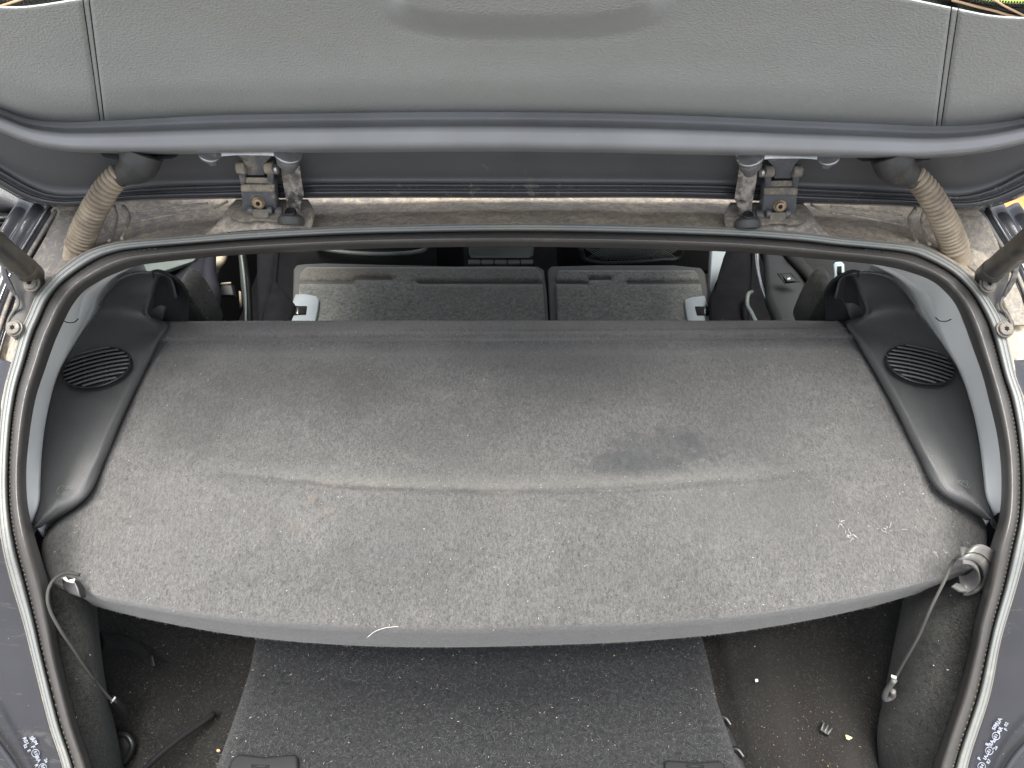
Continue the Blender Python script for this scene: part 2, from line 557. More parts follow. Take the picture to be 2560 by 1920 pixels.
M['cabin_grey'] = plastic("mid_grey_plastic", (0.09, 0.105, 0.098), 0.5, 0.3, 700)
M['pillar_trim'] = plastic("pale_grey_pillar_trim", (0.78, 0.80, 0.80), 0.5, 0.35, 1300, 0.03)
M['latch'] = plastic("silver_latch_plastic", (0.26, 0.29, 0.30), 0.35)
M['hose'] = plastic("dusty_hose", (0.19, 0.155, 0.118), 0.8, 0, 500, 0.25, 0.75, (0.37, 0.31, 0.23), dscale=28)
M['hose_dark'] = plastic("dark_hose_elbow", (0.040, 0.040, 0.040), 0.42, 0, 500, 0.2, 0.25, (0.26, 0.21, 0.15), dscale=60)
M['hose_pale'] = plastic("pale_dust_sleeve", (0.20, 0.17, 0.13), 0.7, 0, 500, 0.2, 0.9, (0.42, 0.35, 0.26), dscale=60)
M['hinge'] = plastic("slate_hinge_paint", (0.092, 0.097, 0.107), 0.42, 0, 500, 0.12, 0.3, (0.42, 0.34, 0.24), dscale=90)
M['hinge_tan'] = plastic("mud_crust", (0.16, 0.145, 0.125), 0.8, 0.3, 600, 0.3, 0.55, (0.42, 0.35, 0.26), dscale=110)
M['steel'] = metal("bare_steel", (0.42, 0.43, 0.44), 0.32, 0.15)
M['strap'] = metal("dirty_steel_strap", (0.16, 0.15, 0.14), 0.42, 0.62, (0.40, 0.36, 0.33))
M['bolt'] = metal("dusty_bolt", (0.17, 0.165, 0.155), 0.55, 0.7, (0.22, 0.195, 0.16))
M['rust_bolt'] = metal("tan_bolt", (0.32, 0.25, 0.17), 0.5, 0.6, (0.45, 0.33, 0.2))
M['bracket'] = paint("dusty_bracket", (0.055, 0.054, 0.054), 0.5, 0.4, 0.0, dustc=(0.24, 0.2, 0.15), dscale=50, amount=0.8)
M['sleeve'] = paint("dirty_strut_sleeve", (0.045, 0.043, 0.040), 0.4, 0.55, 0.1, dustc=(0.24, 0.19, 0.13), dscale=24, amount=0.9)
M['clip'] = plastic("grey_clip_plastic", (0.12, 0.118, 0.115), 0.35, 0, 500, 0.1, 0.2, (0.36, 0.3, 0.2))
M['cord'] = plastic("braided_cord", (0.055, 0.053, 0.049), 0.7, 0.8, 1200)
M['white'] = plastic("white_plastic", (0.75, 0.75, 0.72), 0.5)
M['buckle'] = plastic("pale_blue_buckle", (0.62, 0.74, 0.80), 0.25)
M['cream'] = plastic("cream_conduit", (0.26, 0.22, 0.16), 0.55)
M['chrome'] = metal("satin_silver", (0.55, 0.53, 0.50), 0.25)
M['yellow'] = plastic("yellow_crumb", (0.75, 0.68, 0.28), 0.8)
M['mark'] = plastic("pale_lens_marking", (0.30, 0.32, 0.38), 0.5)
M['lint'] = plastic("pale_lint", (0.62, 0.60, 0.55), 0.9)
M['fuzz'] = plastic("felt_fuzz", (0.21, 0.20, 0.19), 0.95)
M['brown_fibre'] = plastic("straw_bits", (0.42, 0.28, 0.14), 0.95)
M['heater'] = plastic("copper_line", (0.48, 0.32, 0.20), 0.5)
M['frit'] = plastic("black_frit", (0.010, 0.010, 0.008), 0.25)
g = NT("window_glass", 0.02)
tr = g.n.new("ShaderNodeBsdfTransparent"); tr.inputs[0].default_value = (0.90, 0.905, 0.90, 1)
gs = g.n.new("ShaderNodeBsdfGlossy"); gs.inputs["Roughness"].default_value = 0.02
mx = g.n.new("ShaderNodeMixShader")
mx.inputs[0].default_value = 0.06; g.l.new(tr.outputs[0], mx.inputs[1]); g.l.new(gs.outputs[0], mx.inputs[2])
g.l.new(mx.outputs[0], g.n["Material Output"].inputs["Surface"])
M['glass'] = g.m

MID = Vector((0, 0.7, 0.95))
car = thing('hatchback_car', (0, 1.6, 0), 'dark slate blue hatchback with its tailgate raised, dusty hinges and dark grey boot interior', 'car')

def MS(px, v):     # left side -> right side of the opening and shelf
    return 2535 + (v - 800) * 0.06 - px, v - (v - 700) * 0.03
def MT(px, v):     # left -> right on the raised tailgate
    return 2585 - px, v + 6
def MH(px, v):
    return 2596 - px, v + 8
def ID(px, v):
    return px, v

# ------------------------------------------------------------------ tailgate
gate = slab('tailgate', [Vector((-0.60, 0.79, 1.43)), Vector((0.60, 0.79, 1.43)), Vector((0.61, 0.762, 1.458)), Vector((-0.61, 0.762, 1.458))],
            0.02, M['paint'], car, push=Vector((0, 0.8, 0.6)))
for _s in (-1, 1):
    slab('window_frame', [Vector((_s * 0.61, 0.72, 1.54)), Vector((_s * 0.53, 0.72, 1.54)), Vector((_s * 0.50, 0.12, 2.36)), Vector((_s * 0.58, 0.10, 2.38))], 0.03, M['paint'], gate, push=Vector((0, 0.8, 0.6)))
slab('window_frame', [Vector((-0.58, 0.12, 2.34)), Vector((0.58, 0.12, 2.34)), Vector((0.58, -0.08, 2.42)), Vector((-0.58, -0.08, 2.42))], 0.04, M['paint'], gate, push=Vector((0, 0.5, 0.8)))

lofted('outer_skin', [[Vector((x * k, y, z)) for x in (-0.66, -0.3, 0.3, 0.66)] for y, z, k in ((0.900, 1.224, 0.86), (0.912, 1.236, 0.90), (0.908, 1.29, 0.95), (0.86, 1.38, 0.94), (0.782, 1.462, 0.93))], 20, 4, M['paint_gloss'], gate, solid=0.004)

def curve_v(pts, px):
    for (a, b), (c, d) in zip(pts[:-1], pts[1:]):
        if a <= px <= c:
            t = (px - a) / (c - a)
            return b + (d - b) * t
    return pts[0][1] if px < pts[0][0] else pts[-1][1]
def smooth_pts(pts, n=160):
    q = spline([Vector((a, b, 0)) for a, b in pts], n)
    return [(p.x, p.y) for p in q]
TT = smooth_pts([(-400, -60), (-150, 5), (0, 20), (60, 20), (110, 14), (197, 0), (400, -28), (800, -52), (1280, -60), (1800, -48), (2100, -22), (2260, -2), (2379, 22), (2490, 43), (2560, 47), (2720, 38), (2960, -20)])
TB = smooth_pts([(-400, 150), (-150, 232), (0, 272), (58, 294), (145, 306), (249, 303), (521, 289), (810, 283), (1280, 280), (1685, 288), (1974, 301), (2206, 312), (2350, 318), (2437, 314), (2560, 296), (2720, 250), (2960, 150)])
BB = smooth_pts([(-400, 120), (-150, 270), (0, 330), (87, 364), (174, 379), (260, 383), (752, 382), (1280, 379), (1801, 388), (2148, 395), (2322, 396), (2437, 385), (2560, 359), (2720, 290), (2960, 130)])
LT = smooth_pts([(-400, 190), (-150, 345), (0, 424), (60, 460), (120, 485), (200, 489), (347, 472), (579, 463), (810, 460), (1280, 460), (1801, 464), (2090, 474), (2322, 486), (2410, 490), (2480, 472), (2560, 432), (2720, 350), (2960, 190)])
LB = smooth_pts([(-400, 215), (-150, 385), (0, 468), (72, 506), (116, 515), (159, 518), (203, 515), (289, 506), (521, 498), (810, 495), (1280, 495), (1801, 498), (2032, 509), (2235, 516), (2380, 524), (2440, 525), (2505, 511), (2560, 489), (2720, 400), (2960, 220)])

def sst(a, b, x):
    t = min(1, max(0, (x - a) / (b - a))); return t * t * (3 - 2 * t)

def gate_y(px, v):
    """depth of the grained inner panel"""
    vb, vt = curve_v(TB, px), curve_v(TT, px)
    base = 0.655 + 0.105 * min(1.0, max(-0.6, (v - 0) / 240.0)) if v < 240 else 0.76 + (v - 240) * 0.0003
    k = min(1.0, max(0.0, (v - (vb - 100)) / 104.0))
    base += 0.068 * k ** 2.6
    # padded bulge in the middle
    e = 95 - 45 * abs((px - 1310) / 345.0) ** 4
    lat = (1 - sst(295, 375, abs(px - 1318)))
    kb = (1 - sst(e - 62, e + 6, v)) * lat
    base -= 0.080 * kb
    base += 0.004 * lat * sst(e - 40, e - 14, v) * (1 - sst(e - 16, e + 22, v))
    return base

def gate_strip(x0a, x0b, x1a, x1b, n, dy=0.0, rows=44):
    G = []
    for i in range(rows + 1):
        t = i / rows
        row = []
        for j in range(n + 1):
            s = j / n
            # top px and bottom px of both side edges
            xa = x0a + (x0b - x0a) * t; xb = x1a + (x1b - x1a) * t
            px = xa + (xb - xa) * s
            v0, v1 = curve_v(TT, px), curve_v(TB, px)
            v = v0 + (v1 - v0) * t
            row.append(P(px, v, gate_y(px, v) + dy))
        # turn the edge under at both ends of the panel
        G.append(row)
    top = [p + Vector((0, 0.012, -0.014)) for p in G[0]]
    bot = [p + Vector((0, 0.016, -0.001)) for p in G[-1]]
    return G + [bot]
def strip_obj(name, args, mat, parent, **kw):
    G = gate_strip(*args)
    vs, fs = loft(G, 0, 1)
    return mesh(name, vs, fs, mat, parent, solid=0.0015, **kw)
inner = strip_obj('inner_panel', (224, 262, 2377, 2339, 190), M['trim_gate'], gate)
strip_obj('side_panel', (-400, -400, 205, 249, 40), M['trim_gate'], gate, label='left grained side panel of the tailgate lining')
strip_obj('side_panel', (2397, 2354, 2960, 2960, 40), M['trim_gate'], gate, label='right grained side panel of the tailgate lining')
strip_obj('seam_backing', (198, 243, 230, 268, 3, 0.007), M['hole'], gate)  # added dark strip behind the seam, stops light leaking through
strip_obj('seam_backing', (2370, 2333, 2404, 2360, 3, 0.007), M['hole'], gate)
strip_obj('seam_strip', (208.5, 251.5, 220.5, 259.5, 3, 0.0012), M['trim_gate'], gate)
strip_obj('seam_strip', (2380.5, 2341.5, 2394, 2351, 3, 0.0012), M['trim_gate'], gate)
XS = list(np.linspace(-400, 2960, 120))
def grow(f):
    return [f(x) for x in XS]
bead_rows = []
for k, (t, y) in enumerate([(-0.16, 0.842), (-0.06, 0.8410), (0.06, 0.8400), (0.18, 0.8390), (0.28, 0.8330), (0.35, 0.8060), (0.41, 0.7935), (0.50, 0.7905), (0.65, 0.7880), (0.79, 0.7860), (0.87, 0.7880), (0.94, 0.7960), (0.99, 0.8100), (1.0, 0.822), (0.93, 0.84)]):
    bead_rows.append(grow(lambda x: P(x, curve_v(TB, x) + (curve_v(BB, x) - curve_v(TB, x)) * t, y)))
vs, fs = loft(bead_rows, 0, 3)
mesh('rolled_edge', vs, fs, M['paint_bead'], gate, solid=0.002)
rec = []
for t, y in [(-0.25, 0.845), (0.0, 0.847), (0.3, 0.853), (0.7, 0.860), (0.88, 0.8635), (0.97, 0.8600), (1.0, 0.8575)]:
    rec.append(grow(lambda x: P(x, curve_v(BB, x) + (curve_v(LT, x) - curve_v(BB, x)) * t, y)))
vs, fs = loft(rec, 0, 2)
mesh('recess_panel', vs, fs, M['paint_recess'], gate, solid=0.002)
lip = []
for t, y in [(-0.04, 0.8580), (0.10, 0.8545), (0.24, 0.8555), (0.36, 0.8610), (0.42, 0.8612), (0.55, 0.8565), (0.78, 0.8560), (0.94, 0.861), (1.0, 0.869), (0.98, 0.892)]:
    lip.append(grow(lambda x: P(x, curve_v(LT, x) + (curve_v(LB, x) - curve_v(LT, x)) * t, y)))
vs, fs = loft(lip, 0, 3)
mesh('front_lip', vs, fs, M['paint_lip'], gate, solid=0.002)

# rear screen beyond the lining: frit band, dots, glass, seal line
def gl(px, dv, y):
    return P(px, curve_v(TT, px) - dv, y)
frows = [[gl(x, dv, y) for x in XS] for dv, y in ((-8, 0.688), (12, 0.6885), (25, 0.6855))]
vs, fs = loft(frows, 0, 1); mesh('frit_band', vs, fs, M['frit'], gate, solid=0.002)
glr = [[Vector((gl(x, 4, 0.69).x * (1 - (0.7 - y) * 0.12), y, gl(x, 4, 0.69).z + (0.69 - y) * 1.38)) for x in XS] for y in (0.70, 0.5, 0.30, 0.12)]
vs, fs = loft(glr, 0, 1); mesh('rear_window', vs, fs, M['glass'], gate, solid=0.003)
parts = []
for i in range(46):
    for r_ in range(3):
        px = 2385 + i * 7.2 + r_ * 3.6
        dv = 28 + r_ * 5.5
        c = gl(px, dv, 0.684 - r_ * 0.002)
        if c.z > 1.75 + 0.3: continue
        vs, fs = tube_data([c, c + Vector((0, 0.001, 0.001))], 0.0014 - 0.0003 * r_, 8)
        parts.append((vs, fs))
merge('frit_dots', parts, M['frit'], gate, closed=True, kind='stuff')
tube('seal_line', [gl(2380, 22, 0.6835), gl(2440, 19, 0.6845), gl(2490, 15, 0.685), gl(2515, 9, 0.6855), gl(2545, 3, 0.686)], 0.0011, M['heater'], gate, seg=6)
tube('heater_line', [gl(2475, 48, 0.676), gl(2510, 30, 0.681), gl(2560, 8, 0.6855), gl(2620, -5, 0.686)], 0.0009, M['heater'], gate, seg=6)
tube('seal_line', [gl(-60, -6, 0.6865), gl(0, 4, 0.6865), (gl(60, 24, 0.686)), gl(150, 40, 0.685)], 0.0011, M['heater'], gate, seg=6)
# ------------------------------------------------------------------ seal round the opening
PAIRS = [((190, 2080), (268, 2080)), ((157, 1920), (231, 1920)), ((122, 1809), (196, 1815)), ((81, 1646), (157, 1660)), ((57, 1552), (138, 1555)),
 ((28, 1455), (120, 1453)), ((6, 1365), (90, 1350)), ((-4, 1270), (70, 1265)), ((-5, 1170), (66, 1175)), ((1, 1060), (74, 1085)), ((9, 998), (84, 1020)),
 ((18, 952), (95, 975)), ((34, 895), (112, 925)), ((53, 826), (134, 862)), ((69, 789), (152, 820)), ((91, 739), (178, 768)), ((119, 703), (208, 730)),
 ((158, 668), (250, 702)), ((211, 631), (300, 679)), ((263, 612), (345, 664)), ((319, 603), (400, 656)), ((460, 592), (510, 644)), ((610, 580), (640, 635)),
 ((800, 569), (810, 626)), ((984, 563), (990, 620)), ((1280, 558), (1280, 617)), ((1569, 562), (1560, 621)), ((1824, 570), (1810, 629)), ((2003, 582), (1976, 641)),
 ((2100, 594), (2065, 649)), ((2197, 603), (2150, 657)), ((2294, 614), (2220, 667)), ((2344, 634), (2275, 681)), ((2402, 670), (2330, 703)), ((2444, 709), (2368, 735)),
 ((2474, 750), (2392, 768)), ((2502, 800), (2412, 815)), ((2518, 850), (2430, 865)), ((2538, 937), (2455, 935)), ((2560, 1002), (2472, 1000)), ((2574, 1090), (2493, 1090)),
 ((2581, 1190), (2503, 1185)), ((2578, 1290), (2499, 1285)), ((2562, 1385), (2474, 1375)), ((2540, 1470), (2458, 1465)), ((2513, 1560), (2434, 1560)),
 ((2498, 1618), (2424, 1615)), ((2474, 1740), (2392, 1735)), ((2433, 1866), (2350, 1860)), ((2418, 1920), (2331, 1920)), ((2380, 2080), (2288, 2080))]
NP = 420
ts = np.linspace(0, 1, NP)
Oc = spline([Vector((a[0], a[1], 0)) for a, b in PAIRS], NP, ts)
# match by index position so that both rims keep their pairing
def by_index(pts, n):
    A = [Vector((p[0], p[1], 0)) for p in pts]
    L = len(A) - 1
    out = []
    for q in np.linspace(0, L, n):
        i = min(int(q), L - 1); t = q - i
        p0, p1, p2, p3 = A[max(i - 1, 0)], A[i], A[i + 1], A[min(i + 2, L)]
        out.append(0.5 * ((2 * p1) + (p2 - p0) * t + (2 * p0 - 5 * p1 + 4 * p2 - p3) * t * t + (3 * p1 - p0 - 3 * p2 + p3) * t ** 3))
    return out
Oc = by_index([a for a, b in PAIRS], NP)
Ic = by_index([b for a, b in PAIRS], NP)
def seal_pt(i, s, h):
    a, b = Oc[i], Ic[i]
    px, v = a.x + (b.x - a.x) * s, a.y + (b.y - a.y) * s
    return lift(P(px, v, yo(v)), h)
def seal_strip(name, prof, mat, sub=2, wob=0.0, **kw):
    rows = []
    for s, h in prof:
        rows.append([seal_pt(i, s, h + wob * pnoise(Vector((i * 0.35, s * 3, 0)))) for i in range(NP)])
    vs, fs = loft(rows, 0, sub)
    return mesh(name, vs, fs, mat, seal, solid=0.0015, **kw)
seal = None
seal_e = seal_strip('boot_seal', [(0.33, -0.010), (0.38, -0.007), (0.43, -0.002), (0.48, 0.006), (0.56, 0.0135), (0.65, 0.0165), (0.74, 0.0135), (0.83, 0.004), (0.91, -0.008), (1.0, -0.024)], M['rubber_bulb'], 3, 0.0006)
seal_e.parent = car; seal_e.matrix_parent_inverse = Matrix.Translation(car.location).inverted()
seal = seal_e
seal_strip('lip_band', [(0.035, 0.0035), (0.06, 0.0055), (0.13, 0.0060), (0.15, 0.0050), (0.17, 0.0062), (0.24, 0.0058), (0.29, 0.0035), (0.335, -0.004), (0.36, -0.011)], M['rubber_band'], 2)
seal_strip('flange_edge', [(-0.015, -0.004), (-0.005, 0.0025), (0.02, 0.0045), (0.045, 0.003)], M['seam_edge'], 2)
# stitch-like beading in the groove
parts = []
for i in range(6, NP - 6, 1):
    if 170 < i < 250: continue
    p = seal_pt(i, 0.415, -0.003)
    q = seal_pt(i, 0.415, -0.003) .lerp(seal_pt(i + 1, 0.415, -0.003), 0.55)
    parts.append(tube_data([p, q], 0.0007, 5))
merge('seal_beading', parts, M['rubber_bulb'], seal, closed=True, kind='stuff')

# ------------------------------------------------------------------ painted gutter round the opening
def off_seal(i, out, down):
    """point outside the seal, out pixels away along the outward direction"""
    a, b = Oc[i], Ic[i]
    d = (a - b).normalized()
    px, v = a.x + d.x * out, a.y + d.y * out
    return lift(P(px, v, yo(v)), -down)
i0 = min(range(NP), key=lambda i: abs(Oc[i].y - 1010) + (0 if Oc[i].x < 1280 else 9999))
i1 = min(range(NP), key=lambda i: abs(Oc[i].y - 990) + (0 if Oc[i].x > 1280 else 9999))
idx = list(range(i0 - 30, i1 + 31))
gut_outer = spline([P(-60, 1180, 0.60) , P(-25, 1000, 0.66), P(5, 900, 0.70), P(32, 790, 0.745), P(62, 700, 0.795), P(100, 600, 0.845), P(140, 520, 0.885), P(215, 494, 0.905), P(400, 488, 0.922), P(800, 484, 0.935),
    P(1280, 482, 0.94), P(1800, 486, 0.935), P(2190, 496, 0.922), P(2370, 504, 0.905), P(2440, 530, 0.885), P(2490, 610, 0.845), P(2530, 710, 0.795), P(2560, 800, 0.745), P(2590, 900, 0.70), P(2612, 1000, 0.66), P(2630, 1180, 0.60)], len(idx))
inn = [off_seal(i, -4, 0.006) for i in idx]
mid1 = [off_seal(i, 3, 0.012) for i in idx]
rows = [inn, mid1]
for k, dz in ((0.25, 0.0), (0.5, -0.002), (0.75, -0.004), (0.93, -0.003), (1.0, 0.004)):
    rows.append([a.lerp(b, k) + Vector((0, 0, dz)) for a, b in zip(mid1, gut_outer)])
vs, fs = loft(rows, 0, 3)
# gentle pressings in the gutter
vs = [v + ON * (0.0022 * pnoise(v * 14) + 0.0014 * pnoise(v * 40)) for v in vs]
mesh('gutter', vs, fs, M['paint_gutter'], car, solid=0.002)

def rail(m, tag):
    """painted side rail outside the gutter: steps and ridges"""
    def q(px, v, y):
        a, b = m(px, v); return P(a, b, y)
    seam = [q(160, 500, 0.905), q(144, 526, 0.882), q(110, 583, 0.850), q(68, 655, 0.806), q(38, 724, 0.772), q(0, 830, 0.718), q(-30, 940, 0.672), q(-60, 1100, 0.60)]
    def shift(dx, dz, dy=0.0):
        return [p + Vector((dx * (1 if m is ID else -1), dy, dz)) for p in seam]
    rows = [shift(0.004, -0.003), shift(0.0, -0.006), shift(-0.004, -0.002), shift(-0.009, 0.004), shift(-0.014, 0.003), shift(-0.021, -0.001), shift(-0.028, 0.002), shift(-0.036, 0.003), shift(-0.043, -0.003), shift(-0.050, 0.002), shift(-0.056, 0.004), shift(-0.062, -0.002), shift(-0.068, -0.02), shift(-0.074, -0.06)]
    lofted('side_rail', rows, 40, 3, M['paint_gloss'], car, solid=0.002)
    tube('seam_sealer', [p + Vector((0, 0, -0.001)) for p in spline(shift(-0.003, 0.0), 40)], 0.0028, M['seam_edge'] if tag else M['paint_pillar'], car, seg=8)
    tube('rail_ridge', spline(shift(-0.010, 0.0055), 40), 0.0013, M['steel'], car, seg=8)
rail(ID, 0)
def MR(px, v):
    return 2598 - px, v + 12
rail(MR, 1)

# pillar gusset (flat dusty patch between the seam and the seal)
for m in (ID, MR):
    def q(px, v, y):
        a, b = m(px, v); return P(a, b, y)
    pts = [q(205, 525, 0.878), q(152, 528, 0.876), q(118, 585, 0.846), q(76, 655, 0.803), q(46, 724, 0.768), q(22, 800, 0.730), q(60, 800, 0.722), q(90, 735, 0.752), q(150, 672, 0.780), q(200, 634, 0.800), q(215, 580, 0.842)]
    slab('gusset', pts, 0.004, M['paint_pillar'], car, bevel=0.001)

# raised hinge mounts and folds in the gutter
for m in (ID, MH):
    def q(px, v, y):
        a, b = m(px, v); return P(a, b, y)
    slab('hinge_mount', [q(515, 583, 0.812), q(540, 560, 0.828), q(562, 530, 0.852), q(585, 503, 0.872), q(760, 500, 0.872), q(775, 530, 0.850), q(778, 560, 0.828), q(770, 568, 0.818)], 0.012, M['paint_gutter'], car, bevel=0.004, label=None) if False else None
    lofted('hinge_mount', [[q(512, 586, 0.809), q(640, 574, 0.812), q(778, 569, 0.815)], [q(540, 560, 0.822), q(640, 555, 0.821), q(782, 552, 0.824)], [q(564, 528, 0.843), q(650, 530, 0.838), q(785, 530, 0.842)], [q(590, 498, 0.872), q(650, 498, 0.868), q(770, 498, 0.872)]], 24, 6, M['paint_gutter'], car, solid=0.003)
    slab('hinge_foot', [q(574, 520, 0.836), q(590, 512, 0.842), q(690, 510, 0.845), q(720, 520, 0.838), q(716, 552, 0.814), q(680, 553, 0.813), q(668, 549, 0.815), q(632, 549, 0.815), q(624, 553, 0.813), q(600, 551, 0.814), q(580, 543, 0.820)], 0.003, M['hinge_tan'], car, bevel=0.001)
    tube('fold', spline([q(308, 515, 0.87), q(323, 540, 0.853), q(312, 575, 0.83), q(304, 600, 0.812)], 14), 0.0024, M['paint_gutter'], car, seg=8)
    tube('fold', spline([q(285, 515, 0.868), q(292, 545, 0.848), q(284, 580, 0.826), q(272, 604, 0.806)], 14), 0.002, M['paint_gutter'], car, seg=8)
    tube('reflection_streak', spline([q(330, 556, 0.842), q(400, 542, 0.851), q(470, 530, 0.858), q(535, 520, 0.862), q(570, 503, 0.871)], 24), [0.0016] * 24, M['paint_gutter'], car, seg=8)  # thin tubes added in place of pale reflection streaks on the paint
    tube('reflection_streak', spline([q(340, 530, 0.862), q(430, 519, 0.868), q(520, 508, 0.874)], 24), [0.0015] * 24, M['paint_gutter'], car, seg=8)
# rivets / plugs along the lip of the gutter
for px, v in ((1138 * 1.157, 487 * 1.157 - 1), (496 * 1.157, 506 * 1.157), (2148 * 0 + 1293, 563)):
    cyl('plug', P(px, v, yo(v)) + ON * 0.002, ON, 0.0018, 0.003, M['hole'], car, seg=10)

# ------------------------------------------------------------------ body outside the seal, lower sides
def lower(side):
    ids = [i for i in range(NP) if (Oc[i].x < 1280) == (side < 0) and Oc[i].y > 900]
    rows = []
    for out, down in ((-6, 0.007), (4, 0.012), (22, 0.014), (60, 0.014), (120, 0.018), (190, 0.030), (260, 0.052), (330, 0.085), (420, 0.15), (480, 0.28), (500, 0.6)):
        rows.append([off_seal(i, out * (1 if True else 0), down) for i in ids])
    vs, fs = loft(rows, 0, 3)
    return mesh('quarter_panel', vs, fs, M['paint_gloss'], car, solid=0.003)
lower(-1); lower(1)
# lamp housing edge seen at both lower corners
tube('lamp_edge', spline([P(-60, 1790, yo(1790)), P(0, 1868, yo(1868)), P(40, 1925, yo(1925)), P(80, 2010, yo(2010))], 16), 0.004, M['paint_gloss'], car, seg=10)
tube('lamp_edge', spline([P(2620, 1820, yo(1820)), P(2560, 1868, yo(1868)), P(2520, 1920, yo(1920)), P(2490, 2000, yo(2000))], 16), 0.004, M['paint_gloss'], car, seg=10)

def glyphs(name, items, side):
    vs, fs = [], []
    for txt, px, v, size, ang in items:
        cu = bpy.data.curves.new("t", 'FONT'); cu.body = txt; cu.size = 1.0
        cu.align_x = 'CENTER'; cu.align_y = 'CENTER'; cu.offset = 0.012
        o = bpy.data.objects.new("t", cu)
        me = o.to_mesh()
        k = len(vs)
        ca, sa = math.cos(R(ang)), math.sin(R(ang))
        for q in me.vertices:
            x, y = q.co.x * size, q.co.y * size
            X = px + x * ca - y * sa; Y = v - (x * sa + y * ca)
            vs.append(lift(P(X, Y, yo(Y)), -0.0105))
        fs += [tuple(i + k for i in p.vertices) for p in me.polygons]
        o.to_mesh_clear()
        bpy.data.objects.remove(o); bpy.data.curves.remove(cu)
    return mesh(name, vs, fs, M['mark'], car, smooth=False, solid=0.0004)
def rings(name, items):
    parts = []
    for px, v, r in items:
        pts = []
        for k in range(25):
            w = 2 * math.pi * k / 24
            X, Y = px + r * math.cos(w), v + r * math.sin(w)
            pts.append(lift(P(X, Y, yo(Y)), -0.0105))
        parts.append(tube_data(pts, 0.0004, 6))
    merge(name, parts, M['mark'], car, closed=True)
glyphs('approval_marking', [("RIA", 2497, 1805, 14, 62), ("SIM", 2488, 1816, 13, 62), ("02", 2516, 1811, 11, 62), ("F", 2515, 1824, 12, 62), ("AR", 2500, 1826, 14, 62), ("E1", 2490, 1840, 11, 62),
    ("II", 2486, 1852, 15, -28), ("IIA", 2479, 1858, 14, 62), ("R", 2469, 1861, 13, 62), ("2a", 2489, 1870, 11, 62), ("E1", 2473, 1877, 11, 62), ("I", 2469, 1888, 15, -28), ("IA", 2464, 1894, 13, 62),
    ("P", 2449, 1897, 13, 62), ("R7", 2472, 1904, 11, 62), ("E4", 2455, 1916, 11, 62)], 1)
rings('approval_ring', [(2490, 1840, 9.5), (2473, 1877, 9.5), (2454, 1916, 9.5)])
glyphs('approval_marking', [("R01", 64, 1853, 13, -64), ("SA", 80, 1848, 13, -64), ("AIM", 87, 1853, 12, -64), ("02", 63, 1866, 10, -64), ("F", 82, 1868, 14, -64), ("E", 72, 1877, 11, -64), ("E1", 89, 1883, 11, -64),
    ("II", 93, 1892, 14, 26), ("IIA", 95, 1899, 13, -64), ("R", 91, 1914, 12, -64), ("2a", 115, 1902, 11, -64), ("E4", 107, 1918, 11, -64)], -1)
rings('approval_ring', [(89, 1883, 9.5), (107, 1919, 9.5)])

